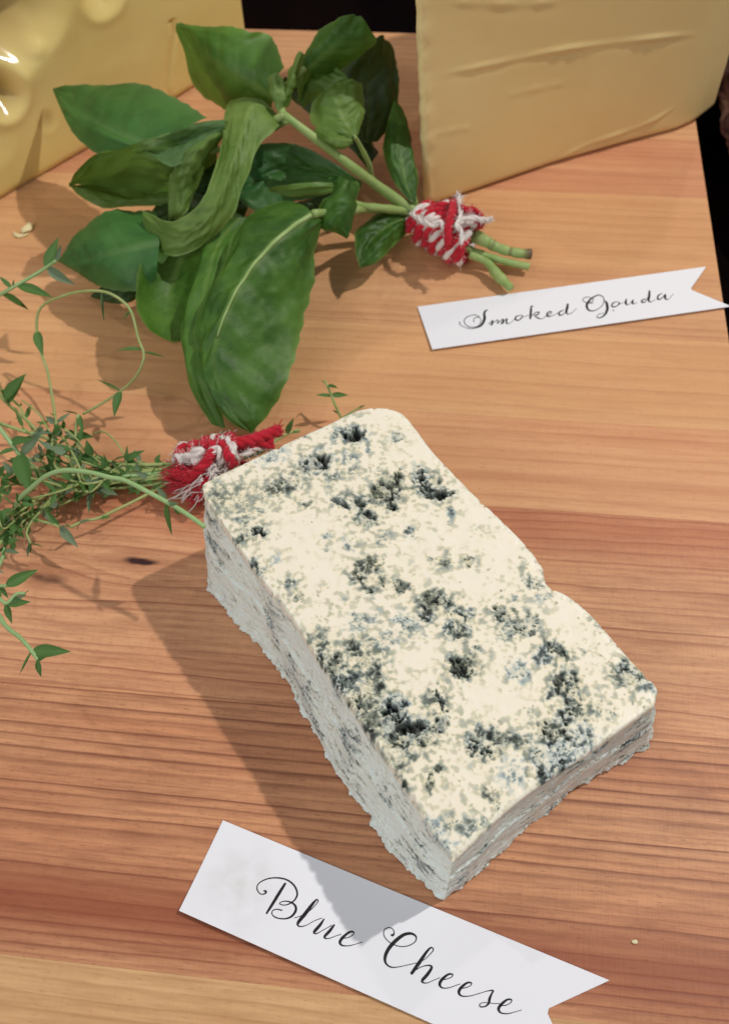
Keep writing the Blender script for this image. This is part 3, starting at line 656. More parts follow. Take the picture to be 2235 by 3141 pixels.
# gouda wedge: outline on the board, pulled straight up
gb = [P(1312, 640)[:2], P(1700, 508)[:2], P(1950, 436)[:2], P(2075, 402)[:2], P(2130, 378)[:2], P(2185, 335)[:2]]
g0 = gb[0]
poly = [g0+[.001, .014], g0+[-.0022, .003]] + [g0] + gb[1:] + [gb[-1]+[.012, .05], gb[-1]+[.0, .11], g0+[.03, .12]]
dense = polyline(np.array(poly+[poly[0]]), 900)[:-1]
for _ in range(8): dense = (np.roll(dense, 1, 0)+2*dense+np.roll(dense, -1, 0))/4
GH, ng = .17, 150
zs = np.linspace(0, GH, ng)
gx = np.concatenate([dense[None]]*ng, 0)
cen = dense.mean(0)
tg = np.roll(dense, -2, 0)-np.roll(dense, 2, 0); on = np.stack([tg[:, 1], -tg[:, 0]], 1); on /= np.linalg.norm(on, axis=1)[:, None]
if np.mean(np.sum(on*(dense-cen), 1)) < 0: on = -on
pts = np.concatenate([np.repeat(dense[None], ng, 0), np.broadcast_to(zs[:, None, None], (ng, len(dense), 1))], 2).reshape(-1, 3)
nrm = np.tile(np.column_stack([on, np.zeros(len(on))]), (ng, 1))
q = pts*1000
disp = .45*fbm(q*.012, 2, 201)+.03*fbm(q*.12, 3, 205)
def face_lines(lines, plane_pts):
    """pixel polylines on the gouda face -> polylines in (along, z)"""
    a, b = plane_pts; d = (b-a)/np.linalg.norm(b-a); nn = np.array([d[1], -d[0]])
    res = []
    for ln in lines:
        o = []
        for (u, v) in ln:
            r = P(u, v, 0)-np.array([0, 0, CAMH])
            tt = (np.dot(nn, a))/np.dot(nn, r[:2]); X = np.array([0, 0, CAMH])+r*tt
            o.append((np.dot(X[:2]-a, d), X[2]))
        res.append(spline(o, 60))
    return res, a, d
k2 = fr(1115, 0, 1.45)
lines, fa, fd = face_lines([k2([(375, 332), (560, 298), (850, 240), (1250, 182), (1500, 150)]), k2([(860, 730), (1000, 655), (1150, 600), (1290, 538), (1410, 455)]), k2([(330, 600), (420, 580), (500, 570)]), k2([(640, 435), (760, 408), (920, 378)]), k2([(420, 10), (700, 25), (900, 18)])], (gb[0], gb[3]))
al = (pts[:, :2]-fa) @ fd
ridge = np.zeros(len(pts))
for ln, amp, wd in zip(lines, (1.1, .9, .3, .3, .5), (1.1, 1.1, 1.6, 1.6, 1.5)):
    m_ = (al > ln[:, 0].min()-.004) & (al < ln[:, 0].max()+.004)
    zi = np.interp(al[m_], ln[:, 0], ln[:, 1]); dz = (pts[m_, 2]-zi)*1000
    tt = (al[m_]-ln[0, 0])/(ln[-1, 0]-ln[0, 0]+1e-9); env = np.clip(np.minimum(tt, 1-tt)*5, 0, 1)*(.7+.4*np.sin(tt*17))
    ridge[m_] += env*amp*(np.exp(-(dz/wd)**2)-.35*np.exp(-((dz+1.9*wd)/(1.6*wd))**2))
disp += ridge
fromleft = al*1000
rough_edge = np.exp(-((fromleft+1)/4.5)**2)*(np.abs(nrm[:, 1]) > -1)
disp += rough_edge*.9*fbm(q*np.array([.08, .08, .10]), 3, 211)
disp -= 3.0*np.clip(1-pts[:, 2]*1000/4, 0, 1)**2
pts2 = pts+nrm*disp[:, None]/1000
pts2[:, 0] -= np.clip(1-fromleft/60, 0, 1)*pts2[:, 2]*.055
pts2[:, 2] = np.maximum(pts2[:, 2], .0003)
fg = grid_faces(ng, len(dense), 0, True)
capc = len(pts2); ptsz = np.vstack([pts2, [cen[0], cen[1], GH+.002]])
lastr = np.arange((ng-1)*len(dense), ng*len(dense))
capf = np.stack([lastr, np.roll(lastr, -1), np.full(len(lastr), capc), np.full(len(lastr), capc)], 1)
me = bpy.data.meshes.new('gouda_wedge')
me.from_pydata(ptsz.tolist(), [], fg.tolist()+[tuple(x[:3]) for x in capf.tolist()]); me.update()
me.polygons.foreach_set('use_smooth', np.ones(len(me.polygons), dtype=bool))
rn = np.append(np.clip(np.exp(-((fromleft+3.5)/5.5)**2)*1.2+.3*ridge, 0, 1)*.55, 0)  # pale left edge, plus highlights painted on the face ridges
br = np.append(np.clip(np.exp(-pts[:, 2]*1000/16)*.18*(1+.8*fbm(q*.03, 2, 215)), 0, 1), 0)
for k, a in (('rind_ridge_light', rn), ('browning', br)):
    at = me.attributes.new(k, 'FLOAT', 'POINT'); at.data.foreach_set('value', a.astype(np.float32))
gouda = obj('gouda_wedge', me, cheese_paste('gouda_paste', (.78, .57, .25, 1), (.82, .63, .30, 1), .42, .02))
bmx = bmesh.new(); bmx.from_mesh(me); bmesh.ops.recalc_face_normals(bmx, faces=bmx.faces); bmx.to_mesh(me); bmx.free()
tag(gouda, 'tall smooth tan gouda wedge standing at the back right of the board', 'cheese')

# swiss piece: dented glossy face
sa, sb = P(-120, 690)[:2], P(775, 172)[:2]
sd = (sb-sa)/np.linalg.norm(sb-sa); sn = np.array([sd[1], -sd[0]])
SL, SHt = np.linalg.norm(sb-sa), .19
nsu, nsv = 360, 230
uu, vv = np.meshgrid(np.linspace(0, 1, nsu), np.linspace(0, 1, nsv), indexing='ij')
def on_face(u, v):
    r = P(u, v)-np.array([0, 0, CAMH]); tt = np.dot(sn, sa)/np.dot(sn, r[:2]); X = np.array([0, 0, CAMH])+r*tt
    return np.array([np.dot(X[:2]-sa, sd), X[2]])*1000
ax_ = uu.ravel()*SL*1000; az_ = vv.ravel()*SHt*1000
dq = np.zeros(len(ax_)); brn = np.zeros(len(ax_))
def dent(px, py, r, depth, rim=.25, brown=0., asp=1.):
    global dq, brn
    c = on_face(px, py); d = np.hypot((ax_-c[0])/asp, az_-c[1])/r
    d = d+.05*fbm(np.column_stack([ax_, az_, 0*ax_])*.05, 2, 221)
    dq -= depth*(1-sstep(.02, 1.12, d)); dq += depth*rim*np.exp(-((d-1.12)/.22)**2)
    brn = np.maximum(brn, brown*(1-sstep(.2, 1., d)))
dent(-15, 35, 31, 24, .03, .75, 1.15); dent(14, 290, 13, 11, .06, .5, .95); dent(312, -32, 13, 8, .06)
dent(112, 150, 6, -2.2, 0, 0, 1.2); dent(150, 372, 6, .9, .1, .4); dent(-30, 430, 14, 1.5, .1, .05)
dq += .8*fbm(np.column_stack([ax_, az_, 0*ax_])*.020, 2, 231)+.06*fbm(np.column_stack([ax_, az_, 0*ax_])*.11, 2, 236)
cr = np.array([on_face(535, 105), on_face(512, 270)])
dl = ax_-np.interp(az_, [cr[1, 1], cr[0, 1]], [cr[1, 0], cr[0, 0]])
dq -= 1.6*np.exp(-(dl/2.0)**2)*sstep(0, 18, az_)*0+1.1*np.exp(-(dl/2.2)**2)*(az_ < cr[0, 1]+8)
rr = 5.0
def rounded(tv, L): return -(np.clip(1-tv/rr, 0, 1)**2+np.clip(1-(L-tv)/rr, 0, 1)**2)*rr*.8
dq += rounded(ax_, SL*1000)+rounded(az_, 1e6)*.6
f3 = np.column_stack([sa[0]+sd[0]*ax_/1000+sn[0]*dq/1000, sa[1]+sd[1]*ax_/1000+sn[1]*dq/1000, np.maximum(az_/1000, .0003)])
J = Joined(); J.add(f3, grid_faces(nsu, nsv)[:, ::-1])
idx = np.arange(nsu*nsv).reshape(nsu, nsv)
bk = lambda arr: f3[arr]-np.append(sn, 0)*.12
def strip(i1):
    a = f3[i1]; b = bk(i1); b[:, 2] = a[:, 2]
    n_ = 14; g_ = np.stack([a+(b-a)*t_ for t_ in np.linspace(0, 1, n_)], 0)
    J.add(g_.reshape(-1, 3), grid_faces(n_, len(i1)))
strip(idx[-1, :]); strip(idx[0, :]); strip(idx[:, -1])
me = J.mesh('swiss_cheese')
bmx = bmesh.new(); bmx.from_mesh(me); bmesh.ops.remove_doubles(bmx, verts=bmx.verts, dist=1e-6); bmesh.ops.recalc_face_normals(bmx, faces=bmx.faces)
bmx.to_mesh(me); bmx.free()
co = np.array([v.co[:] for v in me.vertices])
from mathutils.kdtree import KDTree
at = me.attributes.new('browning', 'FLOAT', 'POINT')
aa = (co[:, :2]-sa) @ sd*1000; cz = co[:, 2]*1000
iu = np.clip((aa/(SL*1000)*(nsu-1)).round().astype(int), 0, nsu-1); iv = np.clip((cz/(SHt*1000)*(nsv-1)).round().astype(int), 0, nsv-1)
bb = np.maximum(brn.reshape(nsu, nsv)[iu, iv]*.6, np.exp(-cz/12)*.12)
at.data.foreach_set('value', bb.astype(np.float32))
swiss = obj('swiss_cheese', me, cheese_paste('swiss_paste', (.78, .60, .22, 1), (.82, .67, .29, 1), .13, .02))
tag(swiss, 'pale yellow holed swiss cheese piece at the back left corner', 'cheese')

# cured meat on the table, right of the board
mm = NT('marbled_meat')
mn = mm.noise(mm.coord((1, 1, 1)), 26, 5, .6, 1.2); mn2 = mm.noise(mm.coord((1, 1, 1)), 90, 4, .6, .8)
mc = mm.ramp(mn, [(.36, (.035, .014, .013, 1)), (.50, (.12, .045, .035, 1)), (.60, (.22, .10, .07, 1)), (.72, (.30, .17, .13, 1))])
mc = mm.mix(mm.ramp(mn2, [(.58, 0), (.70, .6)]), mc, (.33, .22, .19, 1))
mm.bump(mn2, .6, .002); mm.set(Base_Color=mc, Roughness=.6, Specular_IOR_Level=.3)
bm = bmesh.new(); bmesh.ops.create_icosphere(bm, subdivisions=6, radius=1)
co = np.array([v.co[:] for v in bm.verts])
rr_ = 1+.10*fbm(co*2.2, 4, 301)+.05*fbm(co*7, 3, 306)
for v, k in zip(bm.verts, rr_): v.co = Vector((v.co.x*k*.082, v.co.y*k*.135, max(-.0, (v.co.z*.5+.5)*k*.062)))
me = bpy.data.meshes.new('cured_meat'); bm.to_mesh(me); bm.free(); me.polygons.foreach_set('use_smooth', np.ones(len(me.polygons), dtype=bool))
mo = obj('cured_meat', me, mm.m); pmz = P(2160, 420, TZ); mo.location = (pmz[0]+.080, pmz[1]-.025, TZ); mo.rotation_euler = (0, 0, math.radians(-14))
tag(mo, 'dark reddish brown marbled meat on the table past the right board edge', 'meat')

# ------------------------------------------------------------------ herbs: leaf builders
def leaf_mesh(left, mid_, right, zl, zm, zr, bulge=2.0, pucker=.5, seed=0, nu=46, nv=30, veins=7, wave=.6, fold=2.2):
    def up(pts, zs_):
        zz_ = np.interp(np.linspace(0, 1, len(pts)), np.linspace(0, 1, len(zs_)), zs_)
        return spline([P(p[0], p[1], h/1000) for p, h in zip(pts, zz_)], nu)
    L, M_, R = up(left, zl), up(mid_, zm), up(right, zr)
    v = np.linspace(-1, 1, nv); t_ = np.linspace(0, 1, nu)
    A = np.abs(v)[None, :, None]
    E = np.where(v[None, :, None] < 0, L[:, None], R[:, None])
    pt = M_[:, None]+(E-M_[:, None])*A
    du = np.gradient(pt, axis=0); dv = np.gradient(pt, axis=1); n_ = np.cross(du, dv); n_ /= np.linalg.norm(n_, axis=2)[:, :, None]+1e-9
    n_ *= np.where(n_[:, :, 2:3].mean() < 0, -1, 1)
    width = np.linalg.norm(E-M_[:, None], axis=2)*1000
    env = np.clip(width/8, 0, 1)
    a = np.abs(v)[None]; T_ = np.broadcast_to(t_[:, None], (nu, nv))
    ph = T_*veins-a*1.5
    dist = np.abs(ph-np.round(ph))
    vein = np.exp(-(dist/.065)**2)*np.clip(1.1-a, 0, 1)*.75*np.clip(T_*8, 0, 1)*np.clip((1-T_)*5, 0, 1)
    ribw = .042*(1.15-T_)
    rib = np.exp(-(a/np.maximum(ribw, .016))**2)
    noise_in = np.stack([T_*9+seed*3.1, np.broadcast_to(v[None]*4+(v[None] > 0)*7, (nu, nv)), np.full((nu, nv), seed*1.7)], -1).reshape(-1, 3)
    nz = fbm(noise_in, 3, 400+seed % 13).reshape(nu, nv)
    off = bulge*np.sin(np.pi*np.clip(a, 0, 1)**.8)*env + pucker*env*(np.cos(2*np.pi*ph)*-.6*np.clip(1-a*.8, 0, 1)+nz*.9)*np.sin(np.pi*np.clip(T_, .02, .98))**.4 - .25*rib*env
    lowf = fbm(np.stack([T_*2.6+seed*5.7, np.broadcast_to(v[None]*1.3, (nu, nv)), np.full((nu, nv), seed*2.3)], -1).reshape(-1, 3), 2, 430).reshape(nu, nv)
    hi = fbm(np.stack([T_*24+seed, np.broadcast_to(v[None]*9, (nu, nv)), np.full((nu, nv), seed*1.1)], -1).reshape(-1, 3), 2, 440).reshape(nu, nv)
    off += .30*pucker*env*hi*np.clip(a*4, 0, 1)
    off += fold*env*lowf*np.clip(a*3, 0, 1)
    off += wave*env*(a**3)*np.sin(T_*17+seed+v[None]*2)
    out = pt+n_*off[:, :, None]/1000
    # serrated edge
    ser = 1+(.012*np.sin(T_*70+seed)+.012*noise(np.stack([T_*31, v[None]*2+0*T_, 0*T_+seed*1.9], -1).reshape(-1, 3), 5).reshape(nu, nv))*(a > .95)
    out = M_[:, None]+(out-M_[:, None])*ser[:, :, None]
    fcs = grid_faces(nu, nv)
    nrm_ = np.cross(out[1, 1]-out[0, 1], out[0, 2]-out[0, 1])
    o3 = out.reshape(-1, 3)
    k0 = (nu//2)*nv+nv//4
    nn = np.cross(o3[k0+1]-o3[k0], o3[k0+nv]-o3[k0])
    if nn[2] < 0: fcs = fcs[:, ::-1]
    return mesh_from('leaf', o3, fcs, True, {'vein': np.clip(vein*.30+rib, 0, 1), 'rim': (a*np.ones((nu, 1)))**14})
BASIL = leaf_mat('basil_leaf', (.020, .085, .008, 1), (.090, .225, .028, 1), (.24, .38, .10, 1), (.15, .27, .06, 1))
BASILP = leaf_mat('basil_leaf_pale', (.090, .180, .028, 1), (.19, .30, .068, 1), (.28, .40, .12, 1), (.17, .28, .07, 1))
BASILD = leaf_mat('basil_leaf_blue_green', (.014, .084, .018, 1), (.062, .200, .044, 1), (.16, .27, .11, 1), (.11, .20, .07, 1))
BASILK = leaf_mat('basil_leaf_shaded', (.014, .040, .007, 1), (.040, .088, .014, 1), (.08, .14, .035, 1), (.05, .09, .02, 1), .12)  # darker copy of the leaf green, shade inside the bunch put into colour
BSTEM = stem_mat('basil_stem', (.20, .33, .085, 1), (.36, .46, .17, 1))
basil = empty('basil_bunch', tuple(P(1350, 800)))
tag(basil, 'bunch of glossy green basil leaves tied with red and white twine', 'herb bunch')
def bleaf(left, mid_, right, zl, zm, zr, mat=BASIL, label=None, **kw):
    o = obj('leaf', leaf_mesh(left, mid_, right, zl, zm, zr, **kw), mat, basil); o.matrix_parent_inverse = Matrix.Translation(-basil.location)
    if label: o['label'] = label
    return o
# L1 top left
bleaf([(868,205),(830,108),(760,97),(690,78),(620,80),(552,69)], [(842,300),(775,258),(715,225),(660,185),(605,130),(552,69)], [(832,335),(720,335),(650,305),(594,256),(574,180),(552,69)], [62,70,70,64], [52,58,62,62], [36,22,30,60], BASIL, seed=1, bulge=3)
# L2 left, blue green
bleaf([(640,372),(565,312),(470,265),(380,252),(280,265),(162,272)], [(520,460),(430,437),(345,400),(275,362),(215,322),(162,272)], [(540,490),(400,478),(310,472),(268,452),(208,383),(162,272)], [62,60,52,42], [56,54,50,42], [52,48,44,42], BASILD, seed=2, bulge=3)
# L3 boat shaped, its far half standing up into the light
bleaf([(700,372),(600,388),(500,415),(400,447),(290,480),(228,528),(212,566)], [(690,392),(600,425),(520,492),(400,480),(300,498),(250,540),(212,566)], [(660,520),(570,590),(480,600),(390,600),(320,590),(262,572),(212,566)], [66,66,58,42], [60,56,52,40], [30,24,26,38], BASIL, seed=3, bulge=.6)
bleaf([(560,560),(480,575),(400,585),(300,570),(212,566)], [(540,600),(470,605),(390,610),(310,592),(214,568)], [(520,625),(450,632),(385,634),(320,638),(255,608),(212,568)], [24,24,30,38], [28,28,30,38], [26,26,28,36], BASILP, seed=33, bulge=.6, nu=34, nv=18)
bleaf([(692,366),(610,374),(540,394),(480,418),(428,442)], [(690,388),(620,412),(550,442),(490,450),(428,444)], [(682,404),(640,452),(545,508),(478,484),(428,450)], [68,68,62], [66,60,58], [62,58,60], BASILD, seed=4, bulge=1.2, nu=34, nv=22)
# L4 narrow, edge on
bleaf([(650,410),(577,463),(532,520),(514,590),(518,674)], [(680,408),(612,462),(575,525),(550,595),(520,674)], [(692,405),(652,450),(622,520),(602,590),(563,662),(520,676)], [66,60,46,36], [66,62,50,36], [60,50,42,34], BASILP, seed=5, bulge=1.0, pucker=.7)
# L5 curled olive leaf over the top
bleaf([(762,296),(706,312),(688,400),(660,500),(632,590),(590,645),(524,680),(474,662),(436,646)], [(838,335),(775,322),(738,420),(712,505),(682,592),(640,668),(575,716),(515,722),(440,660)], [(865,380),(842,400),(800,440),(776,490),(765,535),(735,588),(722,650),(665,722),(590,768),(515,780),(450,735),(440,672)],
      [60,65,63,60,54,48,43,42], [63,69,66,63,57,50,44,41,42], [58,62,62,59,54,48,39,34,32,38], BASILP, 'curled olive green leaf with bumpy underside', seed=6, bulge=.5, pucker=.55, veins=13, nu=84, wave=.8, fold=1.4)
# L6 top, folded tip
bleaf([(895,222),(942,152),(985,88),(1030,60),(1078,46)], [(935,218),(990,168),(1040,122),(1072,84),(1092,50)], [(1040,208),(1100,172),(1150,138),(1148,108),(1112,62)], [70,80,88,88], [72,80,86,88], [64,70,80,86], BASIL, seed=7, bulge=2.6)
# L7 leaf behind, its shade painted as a darker green
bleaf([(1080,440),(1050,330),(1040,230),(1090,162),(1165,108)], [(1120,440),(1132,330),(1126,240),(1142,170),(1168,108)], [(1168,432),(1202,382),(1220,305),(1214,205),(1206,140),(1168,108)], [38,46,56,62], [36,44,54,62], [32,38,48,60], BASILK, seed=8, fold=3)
bleaf([(905,300),(908,222),(950,170),(1000,176),(1068,240)], [(912,308),(940,245),(980,222),(1020,222),(1068,240)], [(930,330),(972,300),(1002,284),(1032,266),(1068,240)], [62,72,72,66], [58,64,66,66], [54,58,62,66], BASIL, seed=9, pucker=.9, veins=5)
bleaf([(846,335),(828,285),(825,242),(842,222)], [(856,335),(846,288),(842,250),(846,222)], [(868,330),(880,290),(870,250),(850,222)], [66,72,76], [66,74,76], [66,72,76], BASILP, seed=10, nu=24, nv=16, bulge=.8)
bleaf([(852,325),(868,262),(880,220),(918,163)], [(866,328),(886,272),(902,225),(926,160)], [(882,322),(902,282),(916,232),(934,168)], [66,74,80], [66,76,82], [64,70,80], BASILP, seed=11, nu=24, nv=16, bulge=.8)
# L10 round leaf at right, with its folded flap
bleaf([(1075,428),(1005,412),(953,372),(955,322),(990,282),(1042,246),(1078,242)], [(1086,418),(1062,380),(1044,340),(1040,300),(1052,262),(1080,242)], [(1096,416),(1110,372),(1114,322),(1110,282),(1098,252),(1084,242)], [56,58,64,68], [56,60,66,68], [54,56,62,68], BASILP, seed=12, bulge=2)
bleaf([(1078,424),(1030,404),(985,392),(964,396)], [(1080,432),(1040,428),(1000,418),(964,397)], [(1080,442),(1060,458),(1020,457),(985,422),(964,398)], [57,58,58], [58,60,58], [54,54,57], BASILP, seed=13, nu=26, nv=18, bulge=1.2)
# L11 narrow right leaf
bleaf([(1262,622),(1215,570),(1185,508),(1174,445),(1190,370),(1209,305)], [(1268,622),(1245,570),(1230,500),(1220,440),(1214,370),(1209,305)], [(1275,622),(1275,545),(1266,468),(1254,395),(1230,340),(1209,305)], [22,34,44], [21,36,44], [20,30,44], BASIL, seed=14)
# L12/13 centre, dark
bleaf([(1110,555),(1020,500),(930,450),(850,438),(790,450),(730,505)], [(1110,562),(1010,532),(920,512),(840,522),(780,560),(720,595)], [(1100,575),(1010,595),(920,615),(850,635),(780,645),(720,602)], [34,44,46,42], [32,36,36,34], [28,28,28,32], BASILD, seed=15, pucker=.9, veins=5)
bleaf([(1020,560),(940,560),(880,566),(826,582)], [(1020,576),(940,580),(880,582),(826,584)], [(1020,592),(950,600),(890,604),(826,586)], [40,44,42], [38,40,40], [36,36,40], BASIL, seed=16, nu=28, nv=18)
# L14 small pointed leaf
bleaf([(1040,553),(1000,600),(974,650),(986,700),(1030,712),(1068,726)], [(1062,553),(1042,600),(1036,650),(1042,692),(1068,726)], [(1092,556),(1103,580),(1099,622),(1085,672),(1068,726)], [46,44,38], [50,50,40], [44,42,38], BASIL, seed=17, bulge=1.4, nu=30, nv=22)
# L15 flat leaf by the twine
bleaf([(1240,655),(1180,650),(1130,670),(1092,700),(1088,770),(1100,822)], [(1246,668),(1200,690),(1160,716),(1125,756),(1100,822)], [(1254,680),(1255,706),(1210,752),(1155,806),(1100,822)], [14,20,16], [14,18,14], [10,12,12], BASIL, seed=18)
# L16 the big leaf in front
big_leaf = bleaf([(865,608),(795,638),(724,716),(678,828),(631,921),(607,1003),(606,1085),(640,1200),(700,1290),(771,1328)], [(962,655),(876,715),(795,792),(724,892),(678,997),(652,1085),(668,1180),(712,1260),(771,1328)], [(975,664),(966,763),(960,851),(947,909),(923,1026),(876,1173),(830,1262),(771,1328)],
      [48,46,40,34,26,18,12], [52,50,46,38,30,20,12], [44,36,30,26,20,14,12], BASIL, 'largest leaf lying over the board in front', seed=19, bulge=2.6, pucker=1.0, nu=84, nv=44, veins=8, wave=1.0)
bleaf([(700,690),(640,742),(600,850),(565,970),(558,1060),(578,1170),(610,1240),(650,1302)], [(735,668),(672,750),(632,880),(602,1010),(602,1120),(630,1220),(672,1308)], [(770,645),(720,760),(690,900),(660,1050),(670,1200),(692,1314)], [36,28,20,8], [40,33,24,8], [38,31,22,8], BASIL, seed=20, nu=60)
mw = bpy.data.meshes.new('midrib'); bl = big_leaf.data; nn_ = 44
lv = np.array([v.co[:] for v in bl.vertices]).reshape(-1, nn_, 3); ln_ = np.array([v.normal[:] for v in bl.vertices]).reshape(-1, nn_, 3)
mp = (lv[:, 21]+lv[:, 22])/2; mn_ = ln_[:, 21]; mn_ = mn_*np.sign(mn_[:, 2:3])
k_ = slice(1, int(len(mp)*.62)); jm = Joined(); jm.tube(mp[k_]+mn_[k_]*.0002, np.linspace(.0011, .00035, len(mp[k_])), 8)
RIB = stem_mat('basil_midrib', (.22, .36, .11, 1), (.34, .46, .18, 1), .45)
obj('midrib', jm.mesh('midrib'), RIB, big_leaf)
# L18 lower left boat leaf
bleaf([(500,735),(450,775),(424,840),(417,915),(448,1000),(500,1034),(556,1042)], [(570,755),(540,830),(522,900),(522,975),(556,1042)], [(650,760),(622,830),(600,900),(578,970),(562,1040)], [34,34,30,22], [30,22,18,20], [36,34,30,22], BASIL, seed=21, bulge=-2.6, pucker=.2, fold=1.0)
# L19 blue green leaf at left
bleaf([(480,645),(400,638),(321,655),(266,693),(210,746),(177,800)], [(490,745),(400,764),(320,784),(250,798),(177,800)], [(480,860),(420,892),(333,888),(277,866),(222,828),(177,800)], [36,34,26,16], [38,36,28,16], [26,22,18,15], BASILD, seed=22, bulge=2.2, pucker=.4)
# leaves underneath that close the bunch, mostly in the shaded green
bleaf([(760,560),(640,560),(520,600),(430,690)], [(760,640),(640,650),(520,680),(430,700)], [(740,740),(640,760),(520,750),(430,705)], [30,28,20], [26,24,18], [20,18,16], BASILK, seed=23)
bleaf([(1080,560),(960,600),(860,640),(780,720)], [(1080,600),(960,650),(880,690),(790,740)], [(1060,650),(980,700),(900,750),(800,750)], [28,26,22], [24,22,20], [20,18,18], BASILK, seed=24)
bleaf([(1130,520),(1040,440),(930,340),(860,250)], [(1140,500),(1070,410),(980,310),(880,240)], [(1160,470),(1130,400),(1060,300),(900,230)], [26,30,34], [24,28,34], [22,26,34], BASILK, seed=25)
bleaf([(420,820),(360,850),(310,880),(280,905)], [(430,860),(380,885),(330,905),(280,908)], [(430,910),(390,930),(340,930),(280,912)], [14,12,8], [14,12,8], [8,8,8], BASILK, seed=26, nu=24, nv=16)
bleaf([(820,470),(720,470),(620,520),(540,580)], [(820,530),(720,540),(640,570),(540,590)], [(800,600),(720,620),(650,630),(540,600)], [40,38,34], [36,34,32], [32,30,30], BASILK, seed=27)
bleaf([(640,600),(590,640),(560,700),(540,760)], [(670,620),(640,680),(610,730),(550,775)], [(720,640),(690,710),(640,760),(560,790)], [40,36,30], [42,38,30], [36,32,28], BASILP, seed=28, nu=28, nv=18)
def bstem(pts, r, at=None, sides=12):
    j = Joined(); p = spline([P(a, b, c/1000) for a, b, c in pts], 40)
    rr_ = np.interp(np.linspace(0, 1, 40), np.linspace(0, 1, len(r)), r)/1000
    rr_ = rr_*.9*(1+.06*np.sin(np.linspace(0, 30, 40)+len(pts)))
    j.tube(p, rr_, sides, 0. if at is None else np.concatenate([np.repeat(np.interp(np.linspace(0, 1, 40), *at), sides), [at[1][0], at[1][-1]]]))
    o = obj('stem', j.mesh('stem'), BSTEM, basil); o.matrix_parent_inverse = Matrix.Translation(-basil.location); return o
bstem([(1500,745,12),(1380,700,13),(1260,640,18),(1160,572,30),(1080,512,42),(960,420,56),(872,352,64)], [2.8,2.6,2.5,2.7,2.3,2.1,1.9])
bstem([(1270,640,16),(1150,560,24),(1130,500,36),(1100,440,50),(1085,418,56)], [2,1.8,1.6,1.3,1])
bstem([(1270,650,14),(1180,640,24),(1100,630,32),(1030,600,40)], [2.2,2.2,2,1.6])
bstem([(1275,630,18),(1268,600,22),(1262,560,26)], [1.6,1.4,1.2])
bstem([(1270,655,12),(1150,640,24),(1040,650,40),(962,655,52)], [2.4,2.2,2,1.8])
bstem([(870,352,64),(850,300,66),(890,250,72),(935,210,74)], [2,1.6,1.4,1.2])
bstem([(872,352,64),(800,390,58),(720,400,60),(680,395,64)], [2,1.5,1.4,1.2])
bstem([(880,370,60),(760,430,46),(620,470,48),(500,462,54)], [1.8,1.5,1.4,1.2])
bstem([(1457,716,14),(1519,757,9),(1580,775,8),(1628,780,7)], [2.5,2.7,2.4,2.6], ([0,.3,.34,.38,.62,.66,.70,.84,.92,1],[0,0,.7,0,0,.8,0,.1,.8,1]))
bstem([(1400,745,10),(1453,772,7),(1540,800,5),(1622,818,4)], [2.1,2.1,1.9,1.9])
bstem([(1440,780,8),(1493,805,6),(1523,842,4.5),(1565,884,4)], [2,2,3,2], ([0,.9,1],[0,0,.0]))

# ------------------------------------------------------------------ twine
RED_Y = yarn_mat('red_yarn', (.48, .012, .028, 1), (.62, .025, .05, 1))
WHI_Y = yarn_mat('white_yarn', (.80, .72, .71, 1), (.90, .85, .83, 1))
def plies(path, r, pitch, mats):
    """twist the strands round a path"""
    p = spline(path, max(30, int(10*len(path))))
    L = np.concatenate([[0], np.cumsum(np.linalg.norm(np.diff(p, axis=0), axis=1))])
    n = max(40, int(L[-1]/.0006)); s_ = np.linspace(0, L[-1], n)
    p = np.stack([np.interp(s_, L, p[:, k]) for k in range(3)], 1)
    T_, N_, B_ = frames(p); out = {}
    for k, m in enumerate(mats):
        a = 2*np.pi*(s_/pitch+k/len(mats))
        q_ = p+r*.45*(np.cos(a)[:, None]*N_+np.sin(a)[:, None]*B_)
        rad = r*.60*(1+.16*noise(np.column_stack([s_*900, np.full(n, k*5.), np.zeros(n)]), 3))
        out.setdefault(m, []).append((q_, rad))
    return out
def fuzz(j, path, r, n, ln, seed):
    g = np.random.default_rng(seed); path = np.asarray(path)
    for k in range(n):
        c = path[g.integers(len(path))]; d = g.normal(size=3); d /= np.linalg.norm(d)
        a = c+d*r*.8; b = a+d*ln*g.uniform(.4, 1)+g.normal(size=3)*ln*.4
        j.tube(np.array([a, (a+b)/2+g.normal(size=3)*ln*.12, b]), .00009, 3)
def twine(root, yarns, fringes, inv, label):
    tw = empty('twine'); tw.parent = root; tw.matrix_parent_inverse = inv; tw['label'] = label
    acc = {'red': Joined(), 'white': Joined()}; fz = {'red': Joined(), 'white': Joined()}
    k = 0
    for path, r, pitch, cols in yarns:
        for c, lst in plies(path, r, pitch, cols).items():
            for q_, rad in lst:
                acc[c].tube(q_, rad, 9); k += 1
                fuzz(fz[c], q_, r*.7, int(len(q_)*1.6), .0020, k)
    g = np.random.default_rng(9)
    for a, b, spread, n, c, fan in fringes:
        a, b = np.array(a), np.array(b)
        for _ in range(n):
            s0 = a+g.normal(size=3)*spread*.5; e_ = b+g.normal(size=3)*fan; m_ = (s0+e_)/2+g.normal(size=3)*spread*.6
            e_[2] = max(e_[2], .0006)
            fz[c].tube(spline([s0, m_, e_], 8), np.linspace(.00035, .00018, 8), 4)
    for c, m in (('red', RED_Y), ('white', WHI_Y)):
        obj(c+'_strand', acc[c].mesh('strand'), m, tw)
        obj(c+'_fibre', fz[c].mesh('fibre'), m, tw)['kind'] = 'stuff'
    return tw
